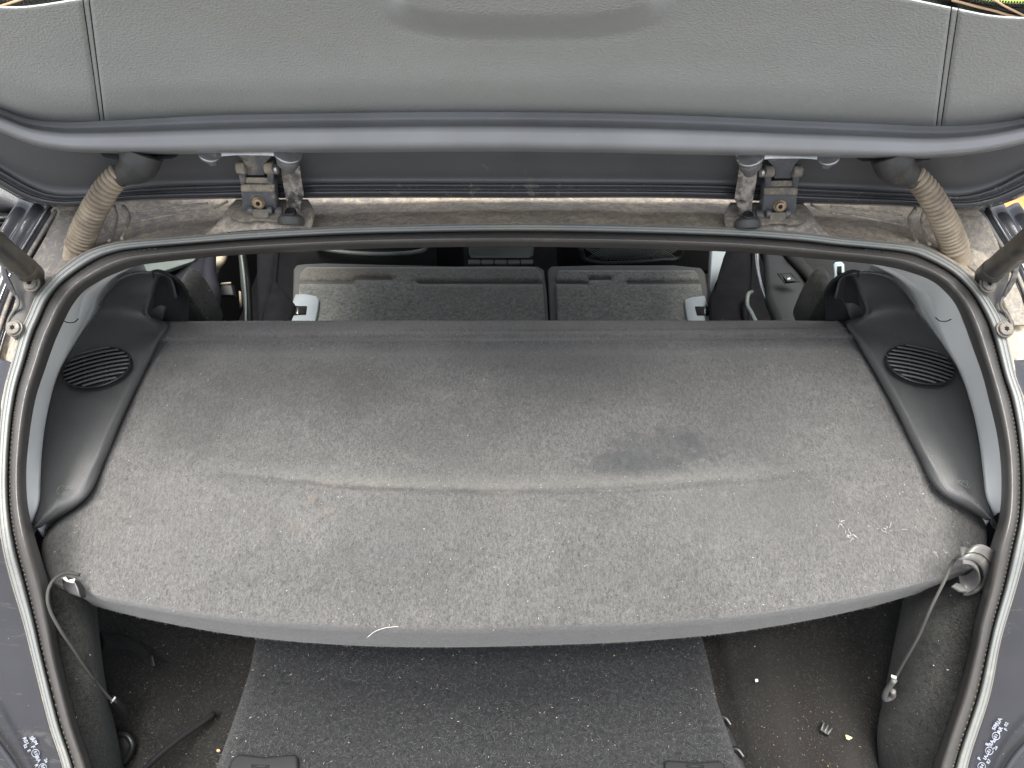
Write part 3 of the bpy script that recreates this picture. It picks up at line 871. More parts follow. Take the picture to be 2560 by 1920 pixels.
# ------------------------------------------------------------------ hinges
def hinge(m, lab):
    def q(px, v, y):
        a, b = m(px, v); return P(a, b, y)
    X = Vector((1 if m is ID else -1, 0, 0))
    body = slab('hinge', [q(604, 447, 0.835), q(612, 444, 0.835), q(671, 444, 0.835), q(682, 450, 0.835), q(685, 462, 0.832), q(687, 500, 0.832), q(694, 535, 0.832), q(690, 541, 0.832), q(680, 540, 0.832), q(676, 520, 0.832), q(622, 520, 0.832), q(624, 536, 0.832), q(613, 540, 0.832), q(607, 536, 0.832), q(603, 490, 0.832), q(601, 462, 0.832)],
                0.022, M['hinge'], car, bevel=0.0018, label=lab, push=Vector((0, 0.8, -0.25)))
    # side cheek turned back
    slab('cheek', [q(685, 462, 0.833), q(692, 458, 0.85), q(703, 530, 0.85), q(694, 536, 0.833)], 0.003, M['hinge'], body, bevel=0.0008)
    # two arms up to the knuckles
    for a, b, c in ((592, 600, 614), (662, 671, 684)):
        slab('arm', [q(a + 1, 415, 0.826), q(c - 1, 414, 0.826), q(c + 1, 432, 0.829), q(c - 1, 462, 0.831), q(a + 9, 464, 0.831), q(a + 5, 440, 0.829)], 0.010, M['hinge'], body, bevel=0.0015)
        cyl('knuckle', q((a + c) / 2, 420, 0.826), X, 0.0068, abs(c - a) * 0.00046, M['hinge_tan'], body, seg=20)
    cyl('pin', q(690, 423, 0.828), X, 0.0060, 0.005, M['steel'], body, seg=18)
    slab('ridge', [q(601, 462, 0.829), q(685, 462, 0.829), q(685, 477, 0.826), q(683, 480, 0.827), q(603, 480, 0.827), q(601, 477, 0.826)], 0.005, M['hinge_tan'], body, bevel=0.0015)
    slab('pocket', [q(613, 443, 0.8335), q(671, 444, 0.8335), q(674, 459, 0.8325), q(611, 458, 0.8325)], 0.003, M['hinge_tan'], body, bevel=0.0006)
    slab('gap', [q(617, 439, 0.834), q(668, 440, 0.834), q(670, 445, 0.8335), q(615, 444, 0.8335)], 0.002, M['hole'], body, bevel=0)
    # leaf bolted to the tailgate
    slab('upper_leaf', [q(590, 386, 0.822), q(680, 386, 0.822), q(676, 396, 0.823), q(664, 408, 0.824), q(659, 418, 0.825), q(661, 439, 0.829), q(619, 439, 0.829), q(611, 410, 0.824), q(604, 398, 0.823)], 0.004, M['hinge'], body, bevel=0.0012)
    plate = slab('mounting_plate', [q(492, 380, 0.816), q(757, 378, 0.816), q(755, 390, 0.814), q(738, 395, 0.812), q(700, 394, 0.812), q(670, 391, 0.813), q(590, 390, 0.813), q(560, 392, 0.812), q(540, 395, 0.811), q(503, 393, 0.812)], 0.010, M['steel'], body, bevel=0.0015, push=Vector((0, 1, 0.15)))
    D = (q(530, 410, 0.815) - q(530, 390, 0.812)).normalized()
    cyl('washer', q(524, 386, 0.811), D, 0.0125, 0.0045, M['steel'], body, seg=28, bevel=0.0014)
    cyl('washer', q(527, 391, 0.811), D, 0.0095, 0.002, M['steel'], body, seg=28, bevel=0.0008)
    cyl('hex_bolt', q(530, 400, 0.811), D, 0.0062, 0.009, M['steel'], body, seg=6, bevel=0.0006)
    cyl('washer', q(720, 384, 0.811), D, 0.0160, 0.005, M['steel'], body, seg=28, bevel=0.0016)
    cyl('stop_cap', q(720, 401, 0.809), D, 0.0128, 0.0095, M['clip'], body, seg=28, bevel=0.0016)
    cyl('stop_cap', q(722, 416, 0.810), D, 0.0076, 0.012, M['clip'], body, seg=24, bevel=0.0016, r2=0.0075)
    # steel strap
    slab('strap', [q(701, 412, 0.834), q(748, 412, 0.834), q(752, 440, 0.836), q(758, 480, 0.838), q(759, 492, 0.838), q(751, 510, 0.838), q(751, 535, 0.836), q(717, 536, 0.836), q(715, 500, 0.838), q(709, 470, 0.838), q(704, 440, 0.836)], 0.0025, M['strap'], body, bevel=0.0006)
    # torx bolt
    n = Vector((0, -1, 0.25)).normalized()
    cyl('bolt_flange', q(646, 507, 0.831), n, 0.0078, 0.004, M['rust_bolt'], body, seg=24, bevel=0.001)
    cyl('bolt_head', q(646, 508, 0.827), n, 0.0058, 0.006, M['rust_bolt'], body, seg=24, bevel=0.001)
    cyl('bolt_socket', q(645, 509, 0.8245), n, 0.0028, 0.0012, M['hole'], body, seg=6, bevel=0)
    # lower clip
    slab('lower_clip', [q(630, 522, 0.824), q(672, 523, 0.824), q(670, 545, 0.818), q(636, 545, 0.818), q(627, 532, 0.822)], 0.006, M['hinge_tan'], body, bevel=0.0015)
    for a in (627, 675):
        cyl('clip_ear', q(a, 526, 0.826), X, 0.0045, 0.006, M['clip'], body, seg=16)
    cyl('lower_pin', q(699, 530, 0.832), X, 0.0066, 0.009, M['hinge'], body, seg=18)
    # buffer seat with rubber cap
    st = tube('buffer_seat', [q(728, 563, 0.813), q(728, 556, 0.815), q(728, 545, 0.818), q(728, 540, 0.820)], [0.0150, 0.0160, 0.0158, 0.0125], M['bracket'], body, seg=30, bevel=0.001)
    cyl('buffer_cap', q(728, 537, 0.815), Vector((0, -0.1, 1)), 0.0072, 0.013, M['black'], body, seg=24, bevel=0.002)
    # crusted mud heaped at the foot
    parts = []
    rnd = random.Random(5)
    for k in range(90):
        a = 560 + rnd.random() * 220; b = 545 + rnd.random() * 22
        c = q(a, b, yo(b) + (575 - b) * 0.0003 + 0.004)
        parts.append(tube_data([c, c + Vector((rnd.uniform(-.003, .003), rnd.uniform(-.003, .003), 0.001))], rnd.uniform(0.0003, 0.0009), 5))
    merge('dried_mud', parts, M['hinge_tan'], body, closed=True, kind='stuff')
    return body
hinge(ID, 'left dusty slate blue tailgate hinge with tan bolt head')
hinge(MH, 'right dusty slate blue tailgate hinge with tan bolt head')

# ------------------------------------------------------------------ wiring hoses
def hose(m, lab):
    def q(px, v, y):
        a, b = m(px, v); return P(a, b, y)
    ctr = spline([q(303, 432, 0.815), q(286, 449, 0.812), q(262, 478, 0.808), q(243, 510, 0.806), q(225, 545, 0.806), q(209, 582, 0.808), q(196, 618, 0.806)], 400)
    n = 21
    rad = []
    for i in range(400):
        t = i / 399
        ph = (t * n) % 1.0
        base = 0.0132 + 0.0035 * t
        w = abs(math.sin(math.pi * ph)) ** 0.55
        jit = 1 + 0.03 * pnoise(Vector((int(t * n) * 3.3, 0, 0)))
        rad.append((base - 0.0036 + 0.0040 * w) * jit)
    h = tube('wiring_hose', ctr, rad, M['hose'], car, seg=36, label=lab)
    tube('sleeve', spline([q(197, 612, 0.809), q(187, 645, 0.806), q(178, 678, 0.797), q(172, 700, 0.788)], 20), [0.0150] * 5 + [0.0142] * 15, M['hose_pale'], h, seg=30)
    tube('elbow', spline([q(352, 380, 0.815), q(348, 394, 0.812), q(338, 412, 0.810), q(318, 427, 0.811), q(300, 440, 0.813)], 40), list(np.interp(np.linspace(0, 1, 40), [0, 0.25, 0.55, 0.85, 1], [0.0290, 0.0275, 0.0195, 0.0142, 0.0138])), M['hose_dark'], h, seg=30, flat=0.75)
    slab('elbow_flange', [q(248, 384, 0.822), q(446, 384, 0.822), q(444, 392, 0.815), q(428, 400, 0.811), q(290, 401, 0.811), q(262, 396, 0.815)], 0.008, M['hose_dark'], h, bevel=0.002, push=Vector((0, 1, 0.1)))
hose(ID, 'left ribbed wiring hose caked in tan dust')
hose(MT, 'right ribbed wiring hose caked in tan dust')

# ------------------------------------------------------------------ gas struts and brackets
def strut(m, lab):
    def q(px, v, y):
        a, b = m(px, v); return P(a, b, y)
    s = 1 if m is ID else -1
    path = spline([q(-90, 545, 0.60), q(-30, 598, 0.66), q(30, 645, 0.720), q(62, 668, 0.744)], 30)
    g_ = tube('gas_strut', path, [0.0142] * 20 + [0.0138, 0.0136, 0.0138, 0.0140, 0.0140, 0.0138, 0.0135, 0.0132, 0.013, 0.0128], M['sleeve'], car, seg=30, label=lab, bevel=0.001)
    tube('end_socket', spline([q(60, 667, 0.742), q(76, 682, 0.753), q(88, 690, 0.762)], 12), [0.0135, 0.0138, 0.0138, 0.0138, 0.0138, 0.0138, 0.0138, 0.0138, 0.0136, 0.013, 0.0118, 0.009], M['sleeve'], g_, seg=26, bevel=0.001)
    tube('clip_wire', spline([q(52, 684, 0.735), q(64, 697, 0.742), q(82, 698, 0.748)], 12), 0.0012, M['steel'], g_, seg=8)
    br = slab('strut_bracket', [q(22, 668, 0.752), q(48, 682, 0.756), q(84, 676, 0.768), q(110, 690, 0.765), q(116, 718, 0.752), q(96, 748, 0.738), q(76, 790, 0.722), q(60, 840, 0.702), q(38, 850, 0.694), q(20, 832, 0.700), q(22, 808, 0.711), q(46, 762, 0.728), q(44, 742, 0.735), q(30, 720, 0.742)], 0.004, M['bracket'], car, bevel=0.001)
    tube('bracket_edge', spline([q(4, 660, 0.742), q(10, 690, 0.736), q(26, 722, 0.732), q(44, 746, 0.728), q(46, 760, 0.724), q(30, 784, 0.718), q(20, 806, 0.712), q(18, 828, 0.703)], 40), 0.0018, M['clip'], br, seg=8)
    slab('bracket_arm', [q(2, 655, 0.730), q(10, 656, 0.730), q(18, 690, 0.730), q(40, 738, 0.728), q(34, 742, 0.728), q(8, 700, 0.730)], 0.003, M['hinge'], br, bevel=0.0008)
    for px, v, y in ((84, 712, 0.742), (42, 823, 0.696)):
        c = q(px, v, y) + ON * 0.004
        cyl('bolt_washer', c, ON, 0.0102, 0.003, M['bolt'], br, seg=30, bevel=0.001)
        cyl('bolt_head', c + ON * 0.003, ON, 0.0082, 0.0035, M['bolt'], br, seg=30, bevel=0.0012)
        pts = []
        for k in range(12):
            w = math.pi * k / 6
            r_ = 0.0036 if k % 2 else 0.0021
            pts.append(c + ON * 0.0050 + Vector((math.cos(w) * r_, math.sin(w) * r_ * 0.84, math.sin(w) * r_ * 0.55)))
        slab('torx_socket', pts, 0.0008, M['hole'], br, bevel=0, push=-ON)
strut(ID, 'left gas strut end in a dirty black sleeve')
def MG(px, v):
    return 2548 - px, v + 3
strut(MG, 'right gas strut end in a dirty black sleeve')
for px, v, y in ():
    pass

# ------------------------------------------------------------------ side trims of the boot
SIDES = [(ID, -1), (MS, 1)]
for m, sgn in SIDES:
    def q(px, v, y):
        a, b = m(px, v); return P(a, b, y)
    def zq(px, v, h):
        a, b = m(px, v); return Z(a, b, h)
    A = [(300, 700, -.650), (294, 708, -.662), (268, 745, -.695), (241, 786, -.722), (183, 870, -.737), (147, 942, -.746), (120, 1034, -.753), (105, 1130, -.760), (101, 1200, -.765), (100, 1268, -.772), (82, 1330, -.782)]
    B = [(375, 682, -.652), (385, 692, -.662), (368, 735, -.690), (358, 785, -.724), (398, 812, -.738), (366, 880, -.744), (322, 968, -.751), (276, 1062, -.757), (235, 1160, -.763), (190, 1238, -.770), (97, 1320, -.784)]
    A3 = [zq(*p) for p in A]; B3 = [zq(*p) for p in B]
    D = [(392, 684, -.652), (392, 693, -.664), (376, 738, -.693), (368, 792, -.727), (412, 808, -.742), (386, 868, -.748), (342, 955, -.755), (296, 1050, -.761), (252, 1155, -.768), (206, 1244, -.775), (112, 1312, -.789)]
    E = [(418, 690, -.664), (400, 700, -.685), (386, 744, -.712), (378, 796, -.748), (420, 812, -.765), (396, 862, -.772), (352, 950, -.778), (306, 1048, -.785), (262, 1152, -.792), (217, 1246, -.800), (124, 1318, -.812)]
    D3 = [zq(*p) for p in D]; E3 = [zq(*p) for p in E]
    mids = [[a.lerp(b, k) + Vector((0, 0, 0.004 * math.sin(math.pi * k))) for a, b in zip(A3, B3)] for k in (0.33, 0.66, 0.9)]
    E4 = [p + Vector((0, 0, -0.04)) for p in E3]
    A0 = [p + Vector((sgn * 0.01, 0, -0.01)) for p in A3]
    side = lofted('side_trim', [A0, A3] + mids + [B3, D3, E3, E4], 150, 6, M['black_trim'], car, solid=0.003, label=('left' if sgn < 0 else 'right') + ' black grained side trim of the boot with speaker grille')
    # upper horn: cheek facing inwards
    ch = [[zq(380, 681, -.650), zq(392, 678, -.650), zq(419, 686, -.655), zq(446, 703, -.668), zq(466, 730, -.690)],
          [zq(384, 700, -.668), zq(398, 696, -.672), zq(422, 700, -.682), zq(446, 714, -.69), zq(468, 742, -.705)],
          [zq(368, 742, -.700), zq(385, 745, -.712), zq(415, 750, -.72), zq(445, 755, -.725), zq(470, 765, -.73)],
          [zq(362, 785, -.732), zq(375, 795, -.750), zq(400, 800, -.76), zq(425, 806, -.765), zq(470, 812, -.770)]]
    lofted('horn_cheek', ch, 24, 8, M['cabin'], side, solid=0.003)
    slab('side_bolster', [zq(446, 728, -.73), zq(462, 734, -.73), zq(492, 768, -.76), zq(518, 812, -.80), zq(520, 860, -.87), zq(425, 860, -.87), zq(412, 795, -.80), zq(430, 750, -.75)], 0.05, M['liner'], car, bevel=0.004, n=32)
    # speaker grille
    c = zq(246, 926, -.7435)
    ex = (zq(330, 906, -.7435) - zq(160, 948, -.7435)) * 0.5
    ey = (zq(238, 881, -.7435) - zq(256, 971, -.7435)) * 0.5
    up = Vector((0, 0, 1))
    def el(u, w, h):
        return c + ex * u + ey * w + up * h
    N = 48
    # the ring
    ringp = [el(math.cos(2 * math.pi * k / N), math.sin(2 * math.pi * k / N), 0.0062) for k in range(N + 1)]
    vsd, fsd = [], []
    discp = [el(0.97 * math.cos(2 * math.pi * k / N), 0.97 * math.sin(2 * math.pi * k / N), 0.0048) for k in range(N)]
    slab('speaker_hole', discp, 0.0015, M['hole'], side, bevel=0, push=-up)
    grille = tube('speaker_grille', ringp, 0.0016, M['black'], side, seg=10, flat=0.8)
    ns = 9
    for k in range(ns):
        w = -0.86 + 1.72 * k / (ns - 1)
        pts = []
        L = math.sqrt(max(0.02, 1 - w * w)) * 0.97
        for j in range(15):
            u = -1 + 2 * j / 14
            uu = u * L
            ww = w + 0.10 * (1 - uu * uu) - 0.05
            pts.append(el(uu, ww, 0.0068 + 0.0012 * (1 - uu * uu)))
        tube('slat', pts, 0.0019, M['slat'], side, seg=6, flat=0.7)
    for u in (-0.35, 0.3):
        pts = [el(u + 0.1 * w, w, 0.0052) for w in np.linspace(-0.85, 0.85, 8)]
        tube('grille_rib', pts, 0.0012, M['black'], side, seg=6)
    # moulded symbol: small open car
    def sy(pts, r=0.0005):
        return tube_data([zq(a, b, -.7550) for a, b in pts], 0.0005, 5)
    if sgn < 0:
        S = [[(147, 1238), (172, 1223)], [(147, 1238), (141, 1231), (143, 1224), (147, 1222)], [(147, 1236), (149, 1228)], [(145, 1226), (145, 1219), (154, 1214), (160, 1216)], [(172, 1223), (165, 1215), (160, 1217)], [(165, 1224), (160, 1217)]]
    else:
        S = [[(147, 1222), (172, 1237)], [(147, 1222), (153, 1215), (160, 1218)], [(172, 1237), (177, 1231), (175, 1226), (168, 1226)], [(155, 1227), (160, 1218), (167, 1220), (172, 1226), (168, 1233)], [(168, 1218), (170, 1214)]]
        S = [[(a + 2255 - (2535 + 24) + 2 * 0, b) for a, b in s_] for s_ in []] or S
    if sgn < 0:
        merge('moulded_symbol', [sy(s_) for s_ in S], M['cabin_grey'], side, closed=True)
    else:
        T = []
        S = [[(2394, 1207), (2420, 1221)], [(2394, 1207), (2402, 1199), (2407, 1202)], [(2420, 1221), (2428, 1213), (2424, 1208)], [(2402, 1211), (2408, 1202), (2414, 1202), (2421, 1208), (2416, 1217)], [(2408, 1204), (2420, 1211)], [(2417, 1203), (2420, 1199)]]
        merge('moulded_symbol', [tube_data([Z(a, b, -.7548) for a, b in s_], 0.0005, 5) for s_ in S], M['cabin_grey'], side, closed=True)

# pale pillar trims between seal and side trim
for sgn in (-1, 1):
    if sgn < 0:
        ids = [i for i in range(NP) if Ic[i].x < 420 and 640 < Ic[i].y < 1285 and Oc[i].y < 1300]
    else:
        ids = [i for i in range(NP) if Ic[i].x > 2130 and 640 < Ic[i].y < 1285 and Oc[i].y < 1300][::-1]
    seg = []
    for i in ids:
        v = Ic[i].y
        seg.append(P(Ic[i].x + sgn * 14, v + 0, yo(v) + 0.022))
    m = ID if sgn < 0 else MS
    def q(px, v, y):
        a, b = m(px, v); return P(a, b, y)
    def zq(px, v, h):
        a, b = m(px, v); return Z(a, b, h)
    fold = [zq(78, 1306, -.782), zq(94, 1262, -.768), zq(98, 1200, -.756), zq(101, 1130, -.748), zq(113, 1034, -.733), zq(140, 935, -.712), zq(162, 889, -.700), zq(196, 793, -.672), zq(208, 746, -.655), (zq(245, 712, -.642)), zq(289, 682, -.632), zq(350, 655, -.628)]
    A_ = [zq(85, 1308, -.792), zq(101, 1262, -.782), zq(105, 1200, -.776), zq(109, 1130, -.770), zq(124, 1034, -.763), zq(152, 938, -.755), zq(188, 868, -.745), zq(245, 784, -.735), zq(272, 742, -.715), zq(294, 710, -.685), zq(298, 700, -.67), zq(360, 662, -.66)]
    n_ = 90
    r0, r1, r2 = spline(seg, n_), spline(fold, n_), spline(A_, n_)
    r1b = [a + (a - b) * 0.0 + Vector((0, 0, 0.002)) for a, b in zip(r1, r2)]
    rows = [r0, [a.lerp(b, 0.5) + Vector((0, -0.002, 0.004)) for a, b in zip(r0, r1)], [a.lerp(b, 0.9) + Vector((0, 0, 0.0025)) for a, b in zip(r0, r1)], r1b, [a.lerp(b, 0.12) for a, b in zip(r1, r2)], r2, [p + Vector((0, 0, -0.03)) for p in r2]]
    vs, fs = loft(rows, 0, 5)
    pt = mesh('pillar_trim', vs, fs, M['pillar_trim'], car, solid=0.003)
    # joint between upper and lower pillar cover
    tube('cover_joint', spline([q(157, 801, 0.745), q(168, 806, 0.744), q(184, 806, 0.748), q(196, 797, 0.757)], 14), 0.0007, M['cabin'], pt, seg=6)

# ------------------------------------------------------------------ parcel shelf
shelf = thing('parcel_shelf', Z(1280, 1300, -0.83), 'dark grey felt parcel shelf across the boot with a curved edge and damp marks', 'parcel shelf')
SR = [  # left px,v ; right px,v ; centre v ; height
 ((417, 803), (2101, 802), 801, -.7620, 0.0), ((402, 828), (2121, 824), 826, -.7595, 0.0), ((394, 842), (2131, 838), 843, -.7590, 0.0),
 ((388, 855), (2140, 848), 855, -.7705, 0), ((380, 869), (2150, 860), 868, -.7715, 0), ((372, 896), (2163, 884), 892, -.7668, 0), ((340, 960), (2202, 950), 960, -.7700, 0),
 ((308, 1029), (2246, 1024), 1060, -.7755, 0), ((272, 1102), (2283, 1092), 1165, -.7800, 0), ((257, 1136), (2300, 1120), 1206, -.7805, 0), ((253, 1148), (2306, 1132), 1222, -.7796, 0), ((249, 1156), (2312, 1140), 1231, -.7842, 0),
 ((243, 1180), (2326, 1166), 1254, -.7862, 0), ((226, 1222), (2350, 1206), 1306, -.7905, 0), ((207, 1250), (2368, 1230), 1350, -.7940, 0), ((169, 1281), (2414, 1256), 1395, -.7980, 0),
 ((128, 1312), (2446, 1280), 1430, -.8020, 0), ((107, 1350), (2465, 1315), 1475, -.8070, 0), ((105, 1393), (2467, 1358), 1515, -.8120, 0), ((111, 1424), (2464, 1390), 1540, -.8155, 0),
 ((117, 1441), (2455, 1404), 1556, -.8180, 0), ((121, 1452), (2449, 1414), 1566, -.8205, 0), ((130, 1462), (2438, 1422), 1575, -.8280, 0), ((148, 1475), (2424, 1433), 1590, -.8540, 0), ((174, 1491), (2404, 1444), 1606, -.8860, 0), ((192, 1501), (2394, 1451), 1615, -.9060, 0), ((192, 1500), (2394, 1450), 1614, -.9120, 0)]
rows = []
NX = 130
for k, (l, r, vc, h, _) in enumerate(SR):
    ex_ = 2.0 if k < 12 else 2.0 + 0.6 * min(1, (k - 11) / 8)
    row = []
    for j in range(NX + 1):
        s = -1 + 2 * j / NX
        px = l[0] + (r[0] - l[0]) * (s + 1) / 2
        lv = l[1] + (r[1] - l[1]) * (s + 1) / 2
        v = lv + (vc - (l[1] + r[1]) / 2) * (1 - abs(s) ** ex_)
        edge = 1 - min(1.0, (1 - abs(s)) / 0.012)
        if 9 <= k <= 12:
            flat_h = {9: -.7805, 10: -.7818, 11: -.7826, 12: -.7848}[k]
            w_ = 1 - sst(0.35, 0.88, abs(s))
            row.append(Z(px, v, flat_h + (h - flat_h) * w_ - 0.0035 * edge * edge))
            continue
        row.append(Z(px, v, h - 0.0035 * edge * edge))
    rows.append(row)
vs, fs = loft(rows, 0, 4)
vs2 = []
for p in vs:
    w = p.copy()
    w.z += 0.0011 * pnoise(p * 9) + 0.0004 * pnoise(p * 60)
    vs2.append(w)
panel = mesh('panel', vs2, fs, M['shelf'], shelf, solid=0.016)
shelf_rows = rows

# fuzz along the rim and loose lint on the felt
def fibres(name, spots, mat, parent, rmin=0.0001, rmax=0.0002, lmin=0.002, lmax=0.006, seed=1, lift=0.0006, **kw):
    rnd = random.Random(seed)
    parts = []
    for p in spots:
        a = rnd.uniform(0, 2 * math.pi); L = rnd.uniform(lmin, lmax)
        d = Vector((math.cos(a), math.sin(a), rnd.uniform(-.05, .35)))
        e = Vector((-math.sin(a), math.cos(a), 0)) * rnd.uniform(-.4, .4)
        b = p + Vector((0, 0, lift))
        pts = [b, b + d * L * 0.5 + e * L * 0.3, b + d * L]
        parts.append(tube_data(pts, rnd.uniform(rmin, rmax), 3, False))
    return merge(name, parts, mat, parent, closed=False, face_cam=False, **kw)
rnd = random.Random(11)
spots = []
flat = [row for row in rows]
def surf_pt(u, k):
    i = min(int(k), len(rows) - 2); t = k - i
    j = min(int(u * NX), NX - 1); s = u * NX - j
    a = rows[i][j].lerp(rows[i][j + 1], s); b = rows[i + 1][j].lerp(rows[i + 1][j + 1], s)
    return a.lerp(b, t)
edge = []
for _ in range(1500):
    edge.append(surf_pt(rnd.random(), 24.9))
for _ in range(700):
    edge.append(surf_pt(rnd.choice((0.0, 0.9999)), rnd.uniform(0, 21)) + Vector((0, 0, -rnd.random() * 0.008)))
for _ in range(500):
    edge.append(surf_pt(rnd.random(), 0.05))
fibres('rim_fuzz', edge, M['fuzz'], shelf, 0.00012, 0.00022, 0.0012, 0.0035, 3, 0.0, kind='stuff')
pile = [surf_pt(rnd.random(), rnd.uniform(0.5, 22.5)) for _ in range(15000)] + [surf_pt(rnd.random(), rnd.uniform(22, 25)) + Vector((0, -0.0006, -0.0006)) for _ in range(2500)]
fibres('felt_pile', pile, M['fuzz'], shelf, 0.00007, 0.00012, 0.001, 0.003, 4, 0.0007, kind='stuff')
lint = [surf_pt(rnd.random(), rnd.uniform(0.5, 24)) for _ in range(380)]
fibres('lint', lint, M['lint'], shelf, 0.00016, 0.00034, 0.0006, 0.0022, 5, 0.0012, kind='stuff')
smear = [Z(cx + rnd.gauss(0, sx_), cv + rnd.gauss(0, sy_), -0.797) for cx, cv, sx_, sy_, n_ in ((2100, 1305, 4, 10, 14), (2124, 1342, 7, 7, 22), (2212, 1322, 14, 5, 14), (2350, 1384, 12, 3, 8)) for _ in range(n_)]
smear = [Z(*p_) if not hasattr(p_, 'x') else p_ for p_ in smear]
fibres('chalky_lint', smear, M['lint'], shelf, 0.00012, 0.0002, 0.001, 0.005, 15, 0.0012, kind='stuff')
hair = [surf_pt(rnd.uniform(.03, .97), rnd.uniform(1, 24)) for _ in range(26)]
fibres('loose_hairs', hair, M['fuzz'], shelf, 0.00010, 0.00016, 0.006, 0.013, 6, 0.0015, kind='stuff')
tube('thread', spline([Z(918, 1594, -.830), Z(935, 1580, -.8255), Z(962, 1570, -.8215), Z(996, 1566, -.819)], 20), 0.00026, M['lint'], shelf, seg=5)

# lifting cords
cl = spline([P(200, 1437, 0.484), P(163, 1433, 0.480), P(138, 1446, 0.470), P(121, 1475, 0.455), P(119, 1500, 0.446), P(127, 1530, 0.438), P(146, 1566, 0.430), P(181, 1618, 0.424), P(228, 1688, 0.420), P(282, 1754, 0.420)], 90)
lc = tube('lift_cord', cl, 0.0019, M['cord'], shelf, seg=10, label='cord on the left, its upper end curling round the shelf corner')
slab('cord_band', [P(276, 1756, 0.4185), P(286, 1744, 0.4185), P(289, 1747, 0.4185), P(279, 1759, 0.4185)], 0.002, M['white'], lc, bevel=0.0004)
slab('cord_hook', [P(270, 1748, 0.424), P(284, 1756, 0.42), P(300, 1768, 0.42), P(314, 1788, 0.42), P(308, 1802, 0.42), P(296, 1798, 0.42), P(284, 1784, 0.422), P(272, 1765, 0.424)], 0.008, M['black'], lc, bevel=0.0025, n=18)
cr = spline([P(2424, 1402, 0.500), P(2416, 1392, 0.499), P(2401, 1387, 0.497), P(2383, 1404, 0.486), P(2362, 1450, 0.460), P(2331, 1512, 0.440), P(2295, 1593, 0.425), P(2258, 1658, 0.418), P(2240, 1692, 0.416)], 90)
rc = tube('lift_cord', cr, 0.0018, M['cord'], shelf, seg=10, label='cord on the right, pulled straight down from the grey clip')
slab('cord_band', [P(2229, 1690, 0.4135), P(2242, 1694, 0.4135), P(2241, 1699, 0.4135), P(2228, 1695, 0.4135)], 0.002, M['white'], rc, bevel=0.0004)
tube('cord_hook', spline([P(2236, 1700, 0.417), P(2226, 1714, 0.417), P(2214, 1732, 0.417), P(2217, 1748, 0.417), P(2228, 1744, 0.417), P(2233, 1728, 0.417)], 24), 0.0034, M['clip'], rc, seg=12)
# grey C shaped pivot clip on the right
cc = []
for k in range(15):
    w = R(-115 + 215 * k / 14)
    cc.append((2416 + 46 * math.cos(w), 1440 + 42 * math.sin(w)))
outer_ = [P(a, b, 0.472) for a, b in cc]
back = [P(a - 2, b - 6, 0.472) + Vector((0.018, 0.012, 0.006)) for a, b in cc]
rows_c = []
vsC, fsC = loft([[P(a + (2416 - a) * 0.12, b, 0.478) for a, b in cc], outer_, [a.lerp(b, 0.5) for a, b in zip(outer_, back)], back], 0, 2, True)
clipo = mesh('pivot_clip', vsC, fsC, M['clip'], shelf, solid=0.003, label='grey C shaped plastic pivot clip')
clip2 = [(2412 + 34 * math.cos(R(-100 + 200 * k / 14)), 1446 + 35 * math.sin(R(-100 + 200 * k / 14))) for k in range(15)]
lofted('clip_inner', [[P(a, b, 0.4685) for a, b in clip2], [P(a - 3, b - 4, 0.4685) + Vector((0.006, 0.02, 0.0)) for a, b in clip2]], 30, 2, M['clip'], clipo, solid=0.002)
slab('clip_tongue', [P(2382, 1464, 0.470), P(2392, 1456, 0.476), P(2412, 1464, 0.474), P(2420, 1478, 0.466), P(2402, 1478, 0.466)], 0.004, M['clip'], clipo, bevel=0.001)
tube('clip_seam', [a.lerp(b, 0.45) + ON * 0.0008 for a, b in zip(outer_, back)], 0.0005, M['hole'], clipo, seg=5)
# left pivot: dark bracket with a bright chewed end
pb = slab('pivot_bracket', [P(152, 1442, 0.478), P(186, 1452, 0.472), P(198, 1470, 0.466), P(203, 1496, 0.456), P(170, 1485, 0.46), P(157, 1470, 0.466)], 0.012, M['black'], shelf, bevel=0.002, label='dark plastic pivot bracket with a broken pale edge')
slab('broken_edge', [P(153, 1443, 0.4765), P(164, 1441, 0.478), P(170, 1450, 0.474), P(188, 1446, 0.475), P(183, 1456, 0.4705), P(166, 1452, 0.472)], 0.002, M['yellow'] if False else M['white'], pb, bevel=0.0003)

# ------------------------------------------------------------------ boot floor board
FH = -1.12
board = thing('boot_floor_board', Z(1200, 1750, FH), 'flat charcoal felt boot floor board with two plastic pull handles', 'boot board')
bl = [(660, 1540), (643, 1585), (627, 1666), (602, 1748), (570, 1841), (541, 1920), (500, 2060), (480, 2130)]
brr = [(1745, 1540), (1754, 1589), (1776, 1675), (1794, 1760), (1823, 1841), (1847, 1920), (1890, 2060), (1912, 2130)]
L3 = [Z(a, b, FH) for a, b in bl]; R3 = [Z(a, b, FH) for a, b in brr]
L0 = L3[0] + Vector((0.0, 0.42, 0)); R0 = R3[0] + Vector((0.0, 0.42, 0))
mesh_rows = [[L0, R0]] + [[a, b] for a, b in zip(L3, R3)]
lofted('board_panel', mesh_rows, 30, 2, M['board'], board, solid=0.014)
bp = []
rnd = random.Random(21)
for _ in range(9000):
    t = rnd.random(); k = rnd.uniform(0, len(L3) - 1.01); i = int(k)
    bp.append(L3[i].lerp(L3[i + 1], k - i).lerp(R3[i].lerp(R3[i + 1], k - i), t))
fibres('felt_pile', bp, plastic("grey_fibre", (0.135, 0.14, 0.145), 0.95), board, 0.00010, 0.00018, 0.002, 0.006, 7, 0.0008, kind='stuff')
fibres('crumbs', bp[:30], M['brown_fibre'], board, 0.0003, 0.0007, 0.0008, 0.003, 8, 0.001, kind='stuff')
